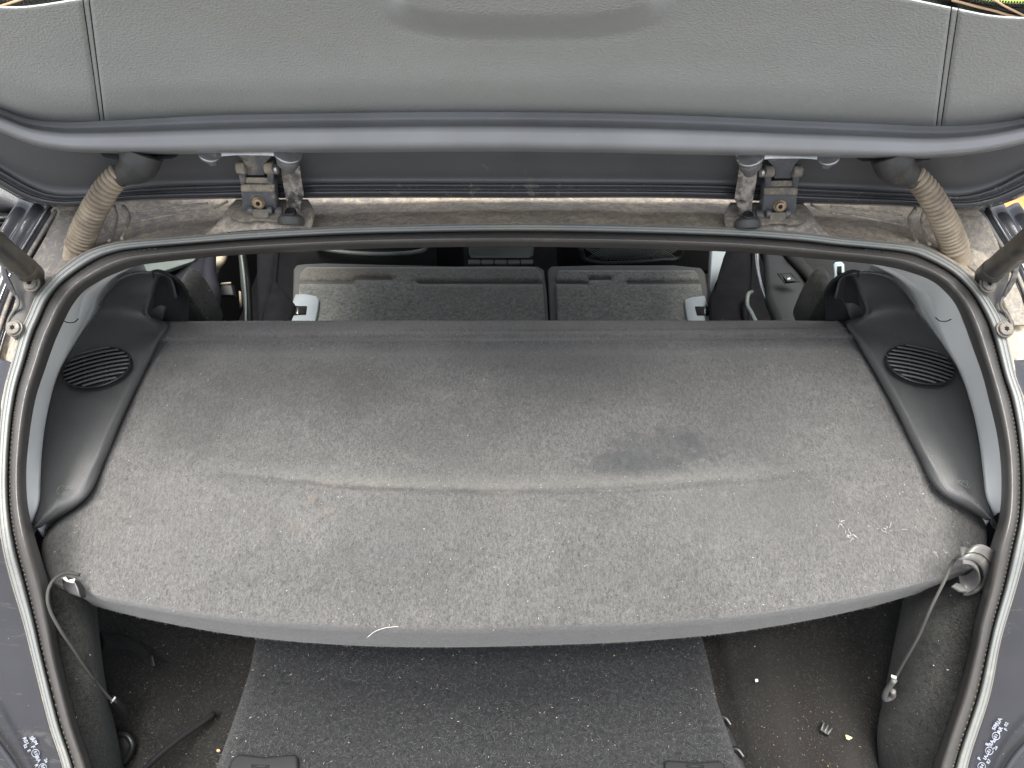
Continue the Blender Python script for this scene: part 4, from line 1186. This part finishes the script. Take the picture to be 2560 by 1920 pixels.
fibres('lint', bp[200:300], M['lint'], board, 0.0002, 0.0004, 0.0008, 0.003, 9, 0.001, kind='stuff')
for pts, lab in (([(586, 1890), (600, 1884), (660, 1891), (735, 1884), (744, 1890), (746, 1960), (560, 1960), (574, 1905)], 'left pull handle'),
                 ([(1661, 1904), (1672, 1899), (1735, 1905), (1800, 1901), (1812, 1908), (1822, 1975), (1662, 1975)], 'right pull handle')):
    h_ = slab('pull_handle', [Z(a, b, FH + 0.012) for a, b in pts], 0.011, M['cabin'], board, bevel=0.004, push=Vector((0, 0, -1)), label=lab)
    cx = sum(a for a, b in pts) / len(pts)
    tube('grip_rib', [Z(cx - 22, 1915, FH + 0.0125), Z(cx + 22, 1916, FH + 0.0125)], 0.0018, M['cabin'], h_, seg=6)

# ------------------------------------------------------------------ carpeted wells and liners
def pz(px, v, h): return Z(px, v, h)
lw = [[pz(700, 1500, -1.17), pz(660, 1700, -1.17), pz(600, 1920, -1.17), pz(560, 2080, -1.17)],
      [pz(560, 1500, -1.165), pz(525, 1700, -1.165), pz(450, 1920, -1.165), pz(400, 2080, -1.165)],
      [pz(420, 1480, -1.12), pz(400, 1700, -1.12), pz(375, 1920, -1.13), pz(350, 2080, -1.13)],
      [pz(300, 1470, -1.06), pz(318, 1700, -1.09), pz(330, 1920, -1.15), pz(320, 2080, -1.16)],
      [pz(200, 1450, -1.0), pz(255, 1700, -1.06), pz(285, 1920, -1.165), pz(285, 2080, -1.17)],
      [pz(150, 1430, -.97), pz(200, 1700, -1.05), pz(240, 1920, -1.17), pz(250, 2080, -1.18)]]
lw = [[r_[0] + Vector((0, 0.35, 0.02))] + r_ for r_ in lw]
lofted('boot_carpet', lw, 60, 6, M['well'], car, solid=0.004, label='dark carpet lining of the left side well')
rw = [[pz(1700, 1500, -1.17), pz(1740, 1700, -1.17), pz(1790, 1920, -1.17), pz(1830, 2080, -1.17)],
      [pz(1765, 1500, -1.172), pz(1795, 1700, -1.172), pz(1850, 1920, -1.172), pz(1890, 2080, -1.172)],
      [pz(1800, 1500, -1.135), pz(1840, 1700, -1.135), pz(1905, 1920, -1.135), pz(1950, 2080, -1.135)],
      [pz(1850, 1500, -1.118), pz(1890, 1700, -1.118), pz(1950, 1920, -1.118), pz(1990, 2080, -1.118)],
      [pz(1960, 1500, -1.128), pz(1990, 1700, -1.126), pz(2030, 1920, -1.125), pz(2060, 2080, -1.125)],
      [pz(2040, 1500, -1.105), pz(2060, 1700, -1.11), pz(2090, 1920, -1.115), pz(2110, 2080, -1.115)],
      [pz(2160, 1500, -1.07), pz(2150, 1700, -1.10), pz(2160, 1920, -1.14), pz(2160, 2080, -1.15)],
      [pz(2262, 1480, -1.0), pz(2222, 1700, -1.07), pz(2210, 1920, -1.165), pz(2200, 2080, -1.17)],
      [pz(2330, 1470, -.97), pz(2270, 1700, -1.06), pz(2240, 1920, -1.17), pz(2230, 2080, -1.18)]]
rw = [[r_[0] + Vector((0, 0.35, 0.02))] + r_ for r_ in rw]
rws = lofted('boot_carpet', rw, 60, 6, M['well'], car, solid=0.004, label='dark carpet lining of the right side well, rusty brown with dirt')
# liners next to the seal
LINL = [[P(100, 1400, 0.53), P(112, 1450, yo(1450) + .02), P(132, 1555, yo(1555) + .012), P(157, 1660, yo(1660) + .01), P(192, 1815, yo(1815) + .008), P(228, 1920, yo(1920) + .008), P(265, 2080, yo(2080) + .008)],
                      [P(150, 1400, 0.55), P(180, 1480, 0.487), P(195, 1570, 0.452), P(215, 1665, 0.424), P(240, 1790, 0.395), P(275, 1920, 0.362), P(300, 2080, 0.33)],
                      [P(235, 1440, 0.56), P(242, 1530, 0.512), P(250, 1610, 0.482), P(262, 1700, 0.450), P(285, 1810, 0.418), P(312, 1925, 0.386), P(330, 2080, 0.35)],
                      [P(237, 1440, 0.575), P(243, 1530, 0.528), P(251, 1610, 0.498), P(263, 1700, 0.466), P(286, 1810, 0.434), P(313, 1925, 0.40), P(331, 2080, 0.37)]]
lofted('side_liner', LINL, 50, 6, M['liner'], car, solid=0.003, label='mottled grey felt liner inside the left seal')
LINR = [[P(2474, 1380, 0.53), P(2462, 1450, yo(1450) + .02), P(2440, 1555, yo(1555) + .012), P(2415, 1660, yo(1660) + .01), P(2370, 1815, yo(1815) + .008), P(2336, 1920, yo(1920) + .008), P(2292, 2080, yo(2080) + .008)],
                      [P(2420, 1380, 0.55), P(2390, 1480, 0.487), P(2355, 1570, 0.452), P(2330, 1665, 0.424), P(2290, 1800, 0.395), P(2265, 1920, 0.362), P(2240, 2080, 0.33)],
                      [P(2275, 1430, 0.57), P(2256, 1520, 0.52), P(2238, 1605, 0.486), P(2212, 1739, 0.440), P(2198, 1809, 0.418), P(2200, 1925, 0.386), P(2195, 2080, 0.35)],
                      [P(2273, 1430, 0.585), P(2254, 1520, 0.535), P(2236, 1605, 0.50), P(2210, 1739, 0.456), P(2196, 1809, 0.434), P(2198, 1925, 0.40), P(2193, 2080, 0.37)]]
lofted('side_liner', LINR, 50, 6, M['liner'], car, solid=0.003, label='mottled grey felt liner inside the right seal')
def grid_pt(G, u, k):
    i = min(int(k), len(G) - 2); t = k - i
    n_ = len(G[0]) - 1; j = min(int(u * n_), n_ - 1); w = u * n_ - j
    return G[i][j].lerp(G[i][j + 1], w).lerp(G[i + 1][j].lerp(G[i + 1][j + 1], w), t)
def to_px(p):
    d = p - CAMV
    dep = d.y * CP - d.z * SP
    upc = d.y * SP + d.z * CP
    return 1280 + d.x / dep * F_PX, 960 - upc / dep * F_PX
rnd = random.Random(77)
GL = [spline(r_, 40) for r_ in lw]; GR = [spline(r_, 40) for r_ in rw]
M['well_fibre'] = plastic("well_fibre", (0.085, 0.080, 0.072), 0.95)
for o_, G_, sd in ((None, GL, 1), (rws, GR, 2)):
    pts_ = [grid_pt(G_, rnd.uniform(0.25, 1), rnd.uniform(0, len(G_) - 1.001)) for _ in range(7000)]
    fibres('carpet_pile', pts_, M['well_fibre'], o_ or car, 0.00010, 0.00017, 0.0015, 0.005, 40 + sd, 0.003, kind='stuff')
M_LIN = (LINL, LINR)
for G_ in M_LIN:
    G2 = [spline(r_, 40) for r_ in G_]
    pts_ = [grid_pt(G2, rnd.random(), rnd.uniform(0, 2)) for _ in range(3500)]
    fibres('felt_pile', [p_ + Vector((0, -0.0015, 0.001)) for p_ in pts_], M['well_fibre'], car, 0.00010, 0.00017, 0.0015, 0.004, 44, 0.001, kind='stuff')
# details in the left well
def onl(px, v, h): return Z(px, v, h)
tube('hook_slot', spline([onl(252, 1604, -1.035), onl(285, 1606, -1.05), onl(325, 1612, -1.065), onl(355, 1630, -1.075), onl(378, 1658, -1.09)], 30), list(np.linspace(0.014, 0.008, 30)), M['hole'], car, seg=16, flat=0.5)
slab('hook_tip', [onl(374, 1636, -1.07), onl(381, 1640, -1.07), onl(387, 1664, -1.08), onl(380, 1668, -1.08), onl(372, 1650, -1.075)], 0.003, M['black'], car, bevel=0.0008)
tube('strap_rod', spline([onl(330, 1960, -1.07), onl(380, 1905, -1.10), onl(440, 1853, -1.125), onl(500, 1810, -1.145), onl(536, 1784, -1.155)], 30), 0.0045, M['black'], car, seg=12)
tube('cup_rim', spline([onl(296, 1835, -1.105), onl(315, 1838, -1.105), onl(330, 1858, -1.11), onl(325, 1885, -1.12), onl(308, 1905, -1.13), onl(290, 1860, -1.12)], 30), 0.004, M['black'], car, seg=10)
slab('cup_hole', [onl(294, 1838, -1.105), onl(315, 1840, -1.105), onl(328, 1858, -1.11), onl(322, 1885, -1.12), onl(306, 1902, -1.125), onl(294, 1880, -1.12)], 0.004, M['hole'], car, bevel=0, n=20)
# black tray beside the board on the right
tr = slab('storage_tray', [onl(1788, 1755, -1.15), onl(1800, 1768, -1.15), onl(1840, 1850, -1.15), onl(1868, 1925, -1.15), onl(1900, 2040, -1.15), onl(1872, 2040, -1.15), onl(1840, 1925, -1.15)], 0.01, M['black'], car, bevel=0.002, push=Vector((0, 0, -1)))
for a, b in ((1806, 1800), (1838, 1880)):
    tube('tray_rib', spline([onl(a - 14, b - 8, -1.148), onl(a + 6, b - 6, -1.144), onl(a + 22, b + 14, -1.146)], 12), 0.004, M['black'], tr, seg=10)

# loose bits in the right well
rnd = random.Random(31)
def well_r(px, v):
    # find height of the right carpet by interpolation of its rows
    best = None
    for i in range(len(rw) - 1):
        pass
    return Z(px, v, -1.112)
clip = thing('plastic_clip', Z(2067, 1818, -1.108), 'small black ribbed plastic clip lying on the rust stained carpet of the right well', 'clip')
slab('clip_body', [Z(2062, 1803, -1.106), Z(2084, 1818, -1.106), Z(2070, 1838, -1.106), Z(2052, 1826, -1.106)], 0.006, M['black'], clip, bevel=0.001, push=Vector((0, 0, -1)))
for k in range(3):
    t = k / 2
    a = Z(2060, 1806, -1.104).lerp(Z(2080, 1820, -1.104), t); b = Z(2053, 1826, -1.104).lerp(Z(2069, 1836, -1.104), t)
    tube('clip_rib', [a, b], 0.0011, M['clip'], clip, seg=6)
lf = thing('yellow_crumb', Z(2122, 1844, -1.102), 'bright yellow crumb on the carpet to the right of the small black clip', 'crumb')
slab('crumb_body', [Z(2114, 1836, -1.098), Z(2122, 1839, -1.098), Z(2132, 1844, -1.098), Z(2123, 1849, -1.098), Z(2117, 1846, -1.098)], 0.003, M['yellow'], lf, bevel=0.0006, push=Vector((0, 0, -1)))
wf = thing('paper_crumb', Z(1892, 1700, -1.112), 'tiny square white crumb on the right well carpet near the floor board', 'crumb')
slab('crumb_body', [Z(1888, 1697, -1.108), Z(1895, 1697, -1.108), Z(1896, 1703, -1.108), Z(1889, 1704, -1.108)], 0.003, M['white'], wf, bevel=0.0006, push=Vector((0, 0, -1)))
tf = thing('straw_crumb', Z(545, 1876, -1.158), 'small orange brown crumb beside the left edge of the floor board', 'crumb')
slab('crumb_body', [Z(541, 1873, -1.155), Z(547, 1872, -1.155), Z(551, 1876, -1.155), Z(545, 1880, -1.155), Z(541, 1878, -1.155)], 0.003, M['brown_fibre'], tf, bevel=0.0006, push=Vector((0, 0, -1)))
debris = []
while len(debris) < 70:
    p_ = grid_pt(GR, rnd.uniform(0.2, 1), rnd.uniform(0.5, 6))
    a, b = to_px(p_)
    if rnd.random() < math.exp(-((a - 2000) / 110) ** 2 - ((b - 1850) / 90) ** 2): debris.append(p_)
while len(debris) < 95:
    p_ = grid_pt(GL, rnd.uniform(0.2, 1), rnd.uniform(0.2, 3))
    a, b = to_px(p_)
    if 330 < a < 560 and 1600 < b < 1920: debris.append(p_)
sc_ = fibres('carpet_crumbs', debris, M['brown_fibre'], None, 0.00018, 0.0004, 0.0006, 0.0025, 12, 0.004, kind='stuff')
sc_['label'] = 'scatter of fine sand and straw crumbs over the dark side well carpets'; sc_['category'] = 'crumbs'

# ------------------------------------------------------------------ folded rear seats
SH = -1.10
def seatback(rim, inset, lab, latch, lside):
    o = slab('rear_seat_back', [Z(a, b, SH) for a, b in rim], 0.06, M['seat_rim'], car, bevel=0.006, push=Vector((0, 0, -1)), label=lab)
    # felt panel with a pressed groove
    (lx0, lv0), (lx1, lv1), (rx0, rv0), (rx1, rv1) = inset
    rows = []
    for t in np.linspace(0, 1, 46):
        row = []
        for s in np.linspace(0, 1, 70):
            a = lx0 + (lx1 - lx0) * t ** 0.7; b = rx0 + (rx1 - rx0) * t ** 0.7
            px = a + (b - a) * s
            v = lv0 + (lv1 - lv0) * t
            # soft corners
            if t < 0.12:
                k = (0.12 - t) / 0.12
                px = a + (b - a) * (0.5 + (s - 0.5) * (1 - 0.05 * k * k))
            wav = 0.0
            u = px - lx0
            gv = 707 - (10 if (0.22 < s < 0.40) else 0)
            g_ = math.exp(-((v - gv) / 5.5) ** 2)
            if 0.38 < s < 0.48: g_ *= 0.1
            row.append(Z(px, v, SH + 0.006 - 0.009 * g_ + 0.001 * pnoise(Vector((px * 0.02, v * 0.02, 1)))))
        rows.append(row)
    vs, fs = loft(rows, 0, 1)
    mesh('felt_panel', vs, fs, M['seatback'], o, solid=0.008)
    lt = slab('latch_cover', [Z(a, b, SH + 0.016) for a, b in latch], 0.02, M['latch'], o, bevel=0.0025, push=Vector((0, 0, -1)))
    hl = [(731, 765), (766, 765), (764, 785), (733, 785)] if lside else [(1738, 766), (1776, 766), (1778, 787), (1743, 787)]
    slab('latch_slot', [Z(a, b, SH + 0.0175) for a, b in hl], 0.003, M['hole'], lt, bevel=0, push=Vector((0, 0, -1)))
    x = 741 if lside else 1761
    slab('latch_pin', [Z(x, 768, SH + 0.019), Z(x + 5, 768, SH + 0.019), Z(x + 5, 785, SH + 0.019), Z(x, 785, SH + 0.019)], 0.0015, M['chrome'], lt, bevel=0, push=Vector((0, 0, -1)))
    return o
seatback([(733, 672), (740, 661), (764, 658), (813, 656), (975, 660), (1138, 664), (1250, 663), (1345, 664), (1360, 672), (1368, 735), (1376, 880), (714, 880), (731, 741)],
         ((752, 668), (742, 860), (1352, 674), (1366, 860)), 'wide left part of the folded rear seat back', [(738, 735), (760, 734), (790, 739), (797, 749), (794, 775), (786, 812), (715, 812), (722, 788), (764, 786), (768, 764), (728, 764)], True)
seatback([(1369, 674), (1377, 664), (1494, 661), (1684, 661), (1754, 668), (1764, 682), (1772, 735), (1790, 880), (1378, 880), (1372, 760)],
         ((1388, 676), (1396, 860), (1744, 676), (1770, 860)), 'narrow right part of the folded rear seat back', [(1712, 748), (1730, 742), (1762, 738), (1772, 765), (1738, 767), (1744, 788), (1782, 788), (1786, 812), (1722, 812), (1714, 770)], False)

# shell of the cabin
shell = box('cabin_floor', (0, 1.9, 0.36), (1.5, 2.2, 0.03), M['deep'], car)
box('cabin_front', (0, 2.9, 0.65), (1.5, 0.05, 0.6), M['deep'], car)
for s in (-1, 1):
    box('cabin_side', (s * 0.77, 2.0 if s < 0 else 1.55, 0.62), (0.03, 2.0 if s < 0 else 1.1, 0.55), M['deep'], car)
for s in (-1, 1):
    slab('body_side', [Vector((s * 0.80, 0.45, 0.35)), Vector((s * 0.80, 3.0, 0.35)), Vector((s * 0.80, 3.0, 0.98)), Vector((s * 0.76, 0.95, 0.98)), Vector((s * 0.70, 0.52, 0.90))], 0.03, M['paint'], car, bevel=0.01, push=Vector((s * -1.0, 0, 0)))
roof = slab('roof', [Vector((-0.50, 0.955, 1.235)), Vector((0.50, 0.955, 1.235)), Vector((0.56, 1.7, 1.30)), Vector((0.55, 2.5, 1.27)), Vector((-0.55, 2.5, 1.27)), Vector((-0.56, 1.7, 1.30))], 0.035, M['paint'], car, bevel=0.01, push=Vector((0, 0, -1)))
box('rear_panel', (0, 0.22, 0.50), (1.1, 0.10, 0.28), M['paint'], car, bevel=0.02)
box('boot_wall', (0, 0.285, 0.58), (1.08, 0.02, 0.2), M['well'], car)
# front seat backs, arm rest
def zc(px, v, y): return P(px, v, y)
fs_l = slab('front_seat_back', [zc(735, 560, 1.75), zc(1150, 560, 1.75), zc(1160, 690, 1.70), zc(740, 690, 1.70)], 0.08, M['deep'], car, bevel=0.02, label='back of the left front seat')
tube('pocket_hem', spline([zc(785, 618, 1.67), zc(830, 627, 1.665), zc(900, 634, 1.66), zc(980, 635, 1.66), zc(1040, 630, 1.665), zc(1062, 624, 1.667), zc(1072, 612, 1.668)], 40), 0.0062, M['cabin_grey'], fs_l, seg=8)
slab('seat_pocket', [zc(738, 620, 1.68), zc(1090, 612, 1.68), zc(1092, 680, 1.67), zc(738, 680, 1.67)], 0.01, M['cabin'], fs_l, bevel=0.004)
fs_r = slab('front_seat_back', [zc(1390, 560, 1.75), zc(1790, 560, 1.75), zc(1784, 690, 1.70), zc(1395, 690, 1.70)], 0.08, M['deep'], car, bevel=0.02, label='back of the right front seat with a net pocket')
tube('pocket_hem', spline([zc(1452, 618, 1.67), zc(1462, 648, 1.665), zc(1490, 655, 1.66), zc(1570, 656, 1.66), zc(1650, 650, 1.662), zc(1700, 643, 1.665), zc(1708, 618, 1.668)], 40), 0.006, M['cabin'], fs_r, seg=8)
parts = []
for k in range(34):
    a = 1450 + k * 9
    for d in (1, -1):
        p0, p1 = (a, 612), (a + d * 60, 650)
        if 1458 < p1[0] < 1706 and 1445 < p0[0] < 1712:
            parts.append(tube_data([zc(*p0, 1.675), zc(*p1, 1.672)], 0.0014, 4))
merge('pocket_net', parts, M['cabin_grey'], fs_r, closed=True, kind='stuff')
ar = slab('arm_rest', [zc(1172, 600, 1.45), zc(1336, 600, 1.45), zc(1334, 640, 1.45), zc(1322, 646, 1.44), zc(1176, 646, 1.44), zc(1172, 636, 1.45)], 0.05, M['cabin_grey'], car, bevel=0.012)
for k in range(5):
    a = 1170 + k * 33
    slab('hinge_segment', [zc(a, 650, 1.43), zc(a + 31, 650, 1.43), zc(a + 31, 661, 1.425), zc(a, 661, 1.425)], 0.012, M['cabin_grey'], ar, bevel=0.003)

# left of the cabin
dl = slab('left_door_card', [zc(318, 720, 1.10), zc(332, 668, 1.22), (zc(400, 655, 1.28)), zc(500, 640, 1.35), zc(555, 620, 1.45), zc(560, 650, 1.42), zc(540, 720, 1.25), zc(520, 800, 1.10), zc(520, 840, 1.05), zc(400, 840, 1.0)], 0.03, M['cabin_blue'], car, bevel=0.008)
slab('door_cap', [zc(312, 694, 1.08), zc(334, 664, 1.20), zc(400, 652, 1.25), zc(500, 636, 1.33), zc(484, 650, 1.31), zc(410, 676, 1.20), zc(352, 690, 1.12)], 0.01, M['cabin_grey'], dl, bevel=0.003)
slab('window_channel', [zc(290, 694, 1.02), zc(316, 668, 1.08), zc(336, 664, 1.09), zc(312, 694, 1.03)], 0.01, M['chrome'], dl, bevel=0.002)
tube('door_pull', spline([zc(525, 640, 1.30), zc(522, 690, 1.22), zc(527, 730, 1.17), zc(516, 760, 1.12), zc(492, 775, 1.08)], 30), list(np.interp(np.linspace(0, 1, 30), [0, .5, .8, 1], [.012, .016, .022, .012])), M['cabin_blue'], dl, seg=14)
slab('b_pillar', [zc(590, 600, 1.5), zc(606, 600, 1.5), zc(622, 700, 1.40), zc(628, 830, 1.25), zc(610, 830, 1.25), zc(604, 720, 1.38)], 0.02, M['cabin'], car, bevel=0.006, label='left door pillar edge')
tube('pillar_rubber', spline([zc(598, 600, 1.48), zc(610, 690, 1.39), zc(614, 740, 1.34), zc(614, 830, 1.23)], 30), 0.0026, M['cabin_grey'], car, seg=8)
slab('pillar_cover', [zc(640, 600, 1.5), zc(700, 600, 1.5), zc(690, 700, 1.40), zc(740, 760, 1.32), zc(720, 830, 1.24), zc(640, 830, 1.25)], 0.02, M['deep'], car, bevel=0.01)
ctr = spline([zc(556, 625, 1.36), zc(551, 650, 1.33), zc(538, 664, 1.31), zc(529, 672, 1.30)], 80)
tube('door_conduit', ctr, [0.0095 + 0.0028 * abs(math.sin(k * 0.45)) - 0.003 * k / 80 for k in range(80)], M['cream'], car, seg=14)
bx = slab('belt_reel', [zc(552, 708, 1.24), zc(578, 708, 1.24), zc(584, 738, 1.22), zc(548, 738, 1.22)], 0.02, M['cabin'], car, bevel=0.002)
slab('reel_edge', [zc(551, 709, 1.236), zc(577, 707, 1.236), zc(577, 711, 1.236), zc(551, 713, 1.236)], 0.003, M['cream'], bx, bevel=0.0005)
slab('pillar_sticker', [zc(597, 728, 1.30), zc(602, 730, 1.30), zc(604, 766, 1.29), zc(599, 772, 1.29)], 0.002, M['cream'], bx, bevel=0)
tube('belt_tongue', spline([zc(461, 724, 1.0), zc(495, 742, 1.0)], 6), 0.0022, M['chrome'], car, seg=8)
tube('belt_loop', spline([zc(450, 708, 1.01), zc(460, 709, 1.01), zc(463, 716, 1.01), zc(456, 720, 1.01)], 14), 0.0022, M['steel'], car, seg=8)
slab('seat_base', [Z(640, 830, -1.1), Z(655, 800, -1.1), Z(690, 786, -1.1), Z(735, 784, -1.1), Z(760, 830, -1.1)], 0.08, M['cabin'], car, bevel=0.01, label='rounded dark cushion left of the seat back', n=20)
slab('seat_base', [Z(1780, 830, -1.1), Z(1783, 785, -1.1), Z(1810, 786, -1.1), Z(1845, 800, -1.1), Z(1860, 830, -1.1)], 0.08, M['cabin'], car, bevel=0.01, label='rounded dark cushion right of the seat back', n=20)

# right of the cabin
slab('quarter_panel_trim', [zc(1822, 600, 1.50), zc(1885, 600, 1.50), zc(1880, 720, 1.34), zc(1870, 840, 1.20), zc(1772, 840, 1.20), zc(1776, 728, 1.33), zc(1794, 690, 1.40), zc(1806, 650, 1.45)], 0.03, M['deep'], car, bevel=0.02, label='right door pillar cover', )
slab('daylight_panel', [zc(1782, 600, 1.62), zc(1830, 600, 1.62), zc(1830, 700, 1.52), zc(1780, 760, 1.45), zc(1776, 720, 1.48)], 0.02, M['latch'], car, bevel=0.004, label='pale panel standing in for daylight past the right door pillar')  # pale panel added in place of daylight seen through the door opening
dr = slab('right_door_card', [zc(1910, 600, 1.42), zc(2000, 600, 1.45), zc(2060, 720, 1.26), zc(2070, 840, 1.08), zc(1960, 840, 1.10), zc(1918, 740, 1.24)], 0.03, M['cabin'], car, bevel=0.012)
slab('upper_door_panel', [zc(1950, 600, 1.45), zc(2300, 620, 1.20), zc(2330, 720, 1.08), zc(2200, 800, 1.06), zc(2062, 760, 1.18), zc(2010, 660, 1.32)], 0.03, M['cabin'], dr, bevel=0.008)
tube('card_gap', spline([zc(1958, 620, 1.40), zc(2000, 660, 1.33), zc(2040, 710, 1.24), zc(2056, 760, 1.17)], 20), list(np.linspace(.014, .010, 20)), M['hole'], dr, seg=10)
sw = slab('window_switch', [zc(1942, 683, 1.255), zc(1978, 681, 1.255), zc(2002, 704, 1.235), zc(1962, 708, 1.235)], 0.003, M['hole'], dr, bevel=0.0006)
slab('switch_rocker', [zc(1954, 686, 1.252), zc(1974, 685, 1.252), zc(1990, 701, 1.232), zc(1968, 703, 1.232)], 0.002, M['cabin'], sw, bevel=0.0004)
slab('switch_mark', [zc(1968, 696, 1.236), zc(1975, 694, 1.236), zc(1976, 698, 1.234), zc(1969, 700, 1.234)], 0.001, M['white'], sw, bevel=0)
tube('door_seal', spline([zc(1891, 610, 1.46), zc(1894, 660, 1.40), zc(1904, 710, 1.32), zc(1925, 765, 1.24), zc(1950, 808, 1.17), zc(1960, 840, 1.14)], 40), 0.0055, M['steel'], car, seg=12, label='bright edge of the right door seal')
tube('grab_strap', spline([zc(1880, 730, 1.30), zc(1870, 738, 1.28), (zc(1868, 752, 1.27)), zc(1880, 785, 1.22), zc(1895, 815, 1.18)], 24), 0.0045, M['cabin_grey'], car, seg=10)
tube('side_bolster_roll', spline([zc(2072, 736, 1.03), zc(2050, 752, 1.03), zc(2030, 780, 1.02), zc(2014, 812, 1.01)], 20), 0.016, M['deep'], car, seg=16)
# seat belt tongue
bk = slab('belt_buckle', [zc(2085, 662, 0.965), zc(2089, 656, 0.965), zc(2105, 655, 0.965), zc(2111, 661, 0.965), zc(2112, 690, 0.955), zc(2104, 695, 0.953), zc(2092, 697, 0.953), zc(2088, 692, 0.955)], 0.004, M['buckle'], car, bevel=0.0012)
slab('buckle_slot', [zc(2093, 666, 0.962), zc(2104, 665, 0.962), zc(2105, 688, 0.953), zc(2094, 689, 0.953)], 0.002, M['hole'], bk, bevel=0)
slab('buckle_stem', [zc(2088, 692, 0.953), zc(2104, 694, 0.953), zc(2092, 706, 0.948), zc(2080, 716, 0.944), zc(2064, 728, 0.94), zc(2057, 724, 0.94), zc(2060, 714, 0.944), zc(2084, 702, 0.95)], 0.004, M['buckle'], bk, bevel=0.001)

# left open door seen past the side rail
od = slab('open_rear_door', [P(-140, 400, 1.15), P(90, 430, 1.15), P(80, 640, 1.0), P(-140, 640, 1.0)], 0.04, M['deep'], car, bevel=0.008, label='black door card of the open left door')
lofted('door_pad', [[P(-140, 440, 1.09), P(20, 465, 1.09), P(60, 500, 1.07)], [P(-140, 480, 1.07), P(10, 500, 1.07), P(50, 520, 1.06)], [P(-140, 530, 1.07), P(0, 534, 1.07), P(38, 525, 1.07)], [P(-140, 545, 1.10), P(0, 545, 1.10), P(36, 532, 1.10)]], 24, 6, plastic("black_leather_pad", (0.022, 0.022, 0.025), 0.45, 0.5, 420), od, solid=0.006)
for k in range(4):
    tube('pad_rib', [P(-100, 552 + k * 11, 1.03), P(22 - k * 6, 545 + k * 12, 1.03)], 0.004, M['black'], od, seg=8)

# ------------------------------------------------------------------ the yard around
def flat_ground():
    t = NT("concrete_yard", 0.9)
    n = t.noise(3, 8, 0.7)
    t.color(t.ramp(n, [(0.3, (0.05, 0.049, 0.048)), (0.7, (0.085, 0.083, 0.08))]))
    t.bump(t.noise(60, 6), 0.4, 0.01)
    return t.m
gr = mesh('ground', [(-60, -60, 0), (60, -60, 0), (60, 60, 0), (-60, 60, 0)], [(0, 1, 2, 3)], flat_ground(), None, smooth=False, kind='structure')
t = NT("lawn_green", 0.9)
t.color(t.ramp(t.noise(20, 6), [(0.3, (0.16, 0.27, 0.03)), (0.7, (0.36, 0.50, 0.08))]))
mesh('lawn', [(0.5, 3.1, 0.02), (14, 3.1, 0.02), (14, 16, 0.02), (0.5, 16, 0.02)], [(0, 1, 2, 3)], t.m, None, smooth=False, kind='structure')
t = NT("orange_paving", 0.8)
t.color(t.ramp(t.noise(8, 5), [(0.3, (0.55, 0.13, 0.04)), (0.7, (0.72, 0.22, 0.07))]))
c = P(2550, 562, 2.35)
low = thing('orange_ledge', (c.x + 0.4, 2.5, 0), 'bright orange painted low ledge in front of the pinkish fence, right of the car', 'ledge')
box('ledge_body', (c.x + 0.35, 2.55, c.z / 2), (1.1, 0.30, c.z), t.m, low, bevel=0.01)
t = NT("washed_pink_wood", 0.8)
t.color(t.ramp(t.noise(14, 6, 0.7, t.scaled((1, 1, 0.35))), [(0.35, (0.45, 0.24, 0.20)), (0.62, (0.66, 0.52, 0.46))]))
fence = thing('plank_fence', (c.x + 0.4, 2.85, 0), 'whitewashed pink plank fence behind the right side of the car', 'fence')
pme = None
fm = []
for k in range(16):
    x = c.x - 0.25 + k * 0.105
    if pme is None:
        o = box('plank', (0, 0, 0.33), (0.10, 0.02, 0.62), t.m, fence, bevel=0.002)
        pme = o.data
        o.location = (x, 2.85, 0)
    else:
        o2 = o.copy(); COL.objects.link(o2); o2.parent = fence; o2.matrix_parent_inverse = o.matrix_parent_inverse
        o2.location = (x, 2.85 + 0.002 * (k % 2), 0)
box('fence_rail', (c.x + 0.54, 2.885, 0.5), (1.75, 0.04, 0.07), t.m, fence)
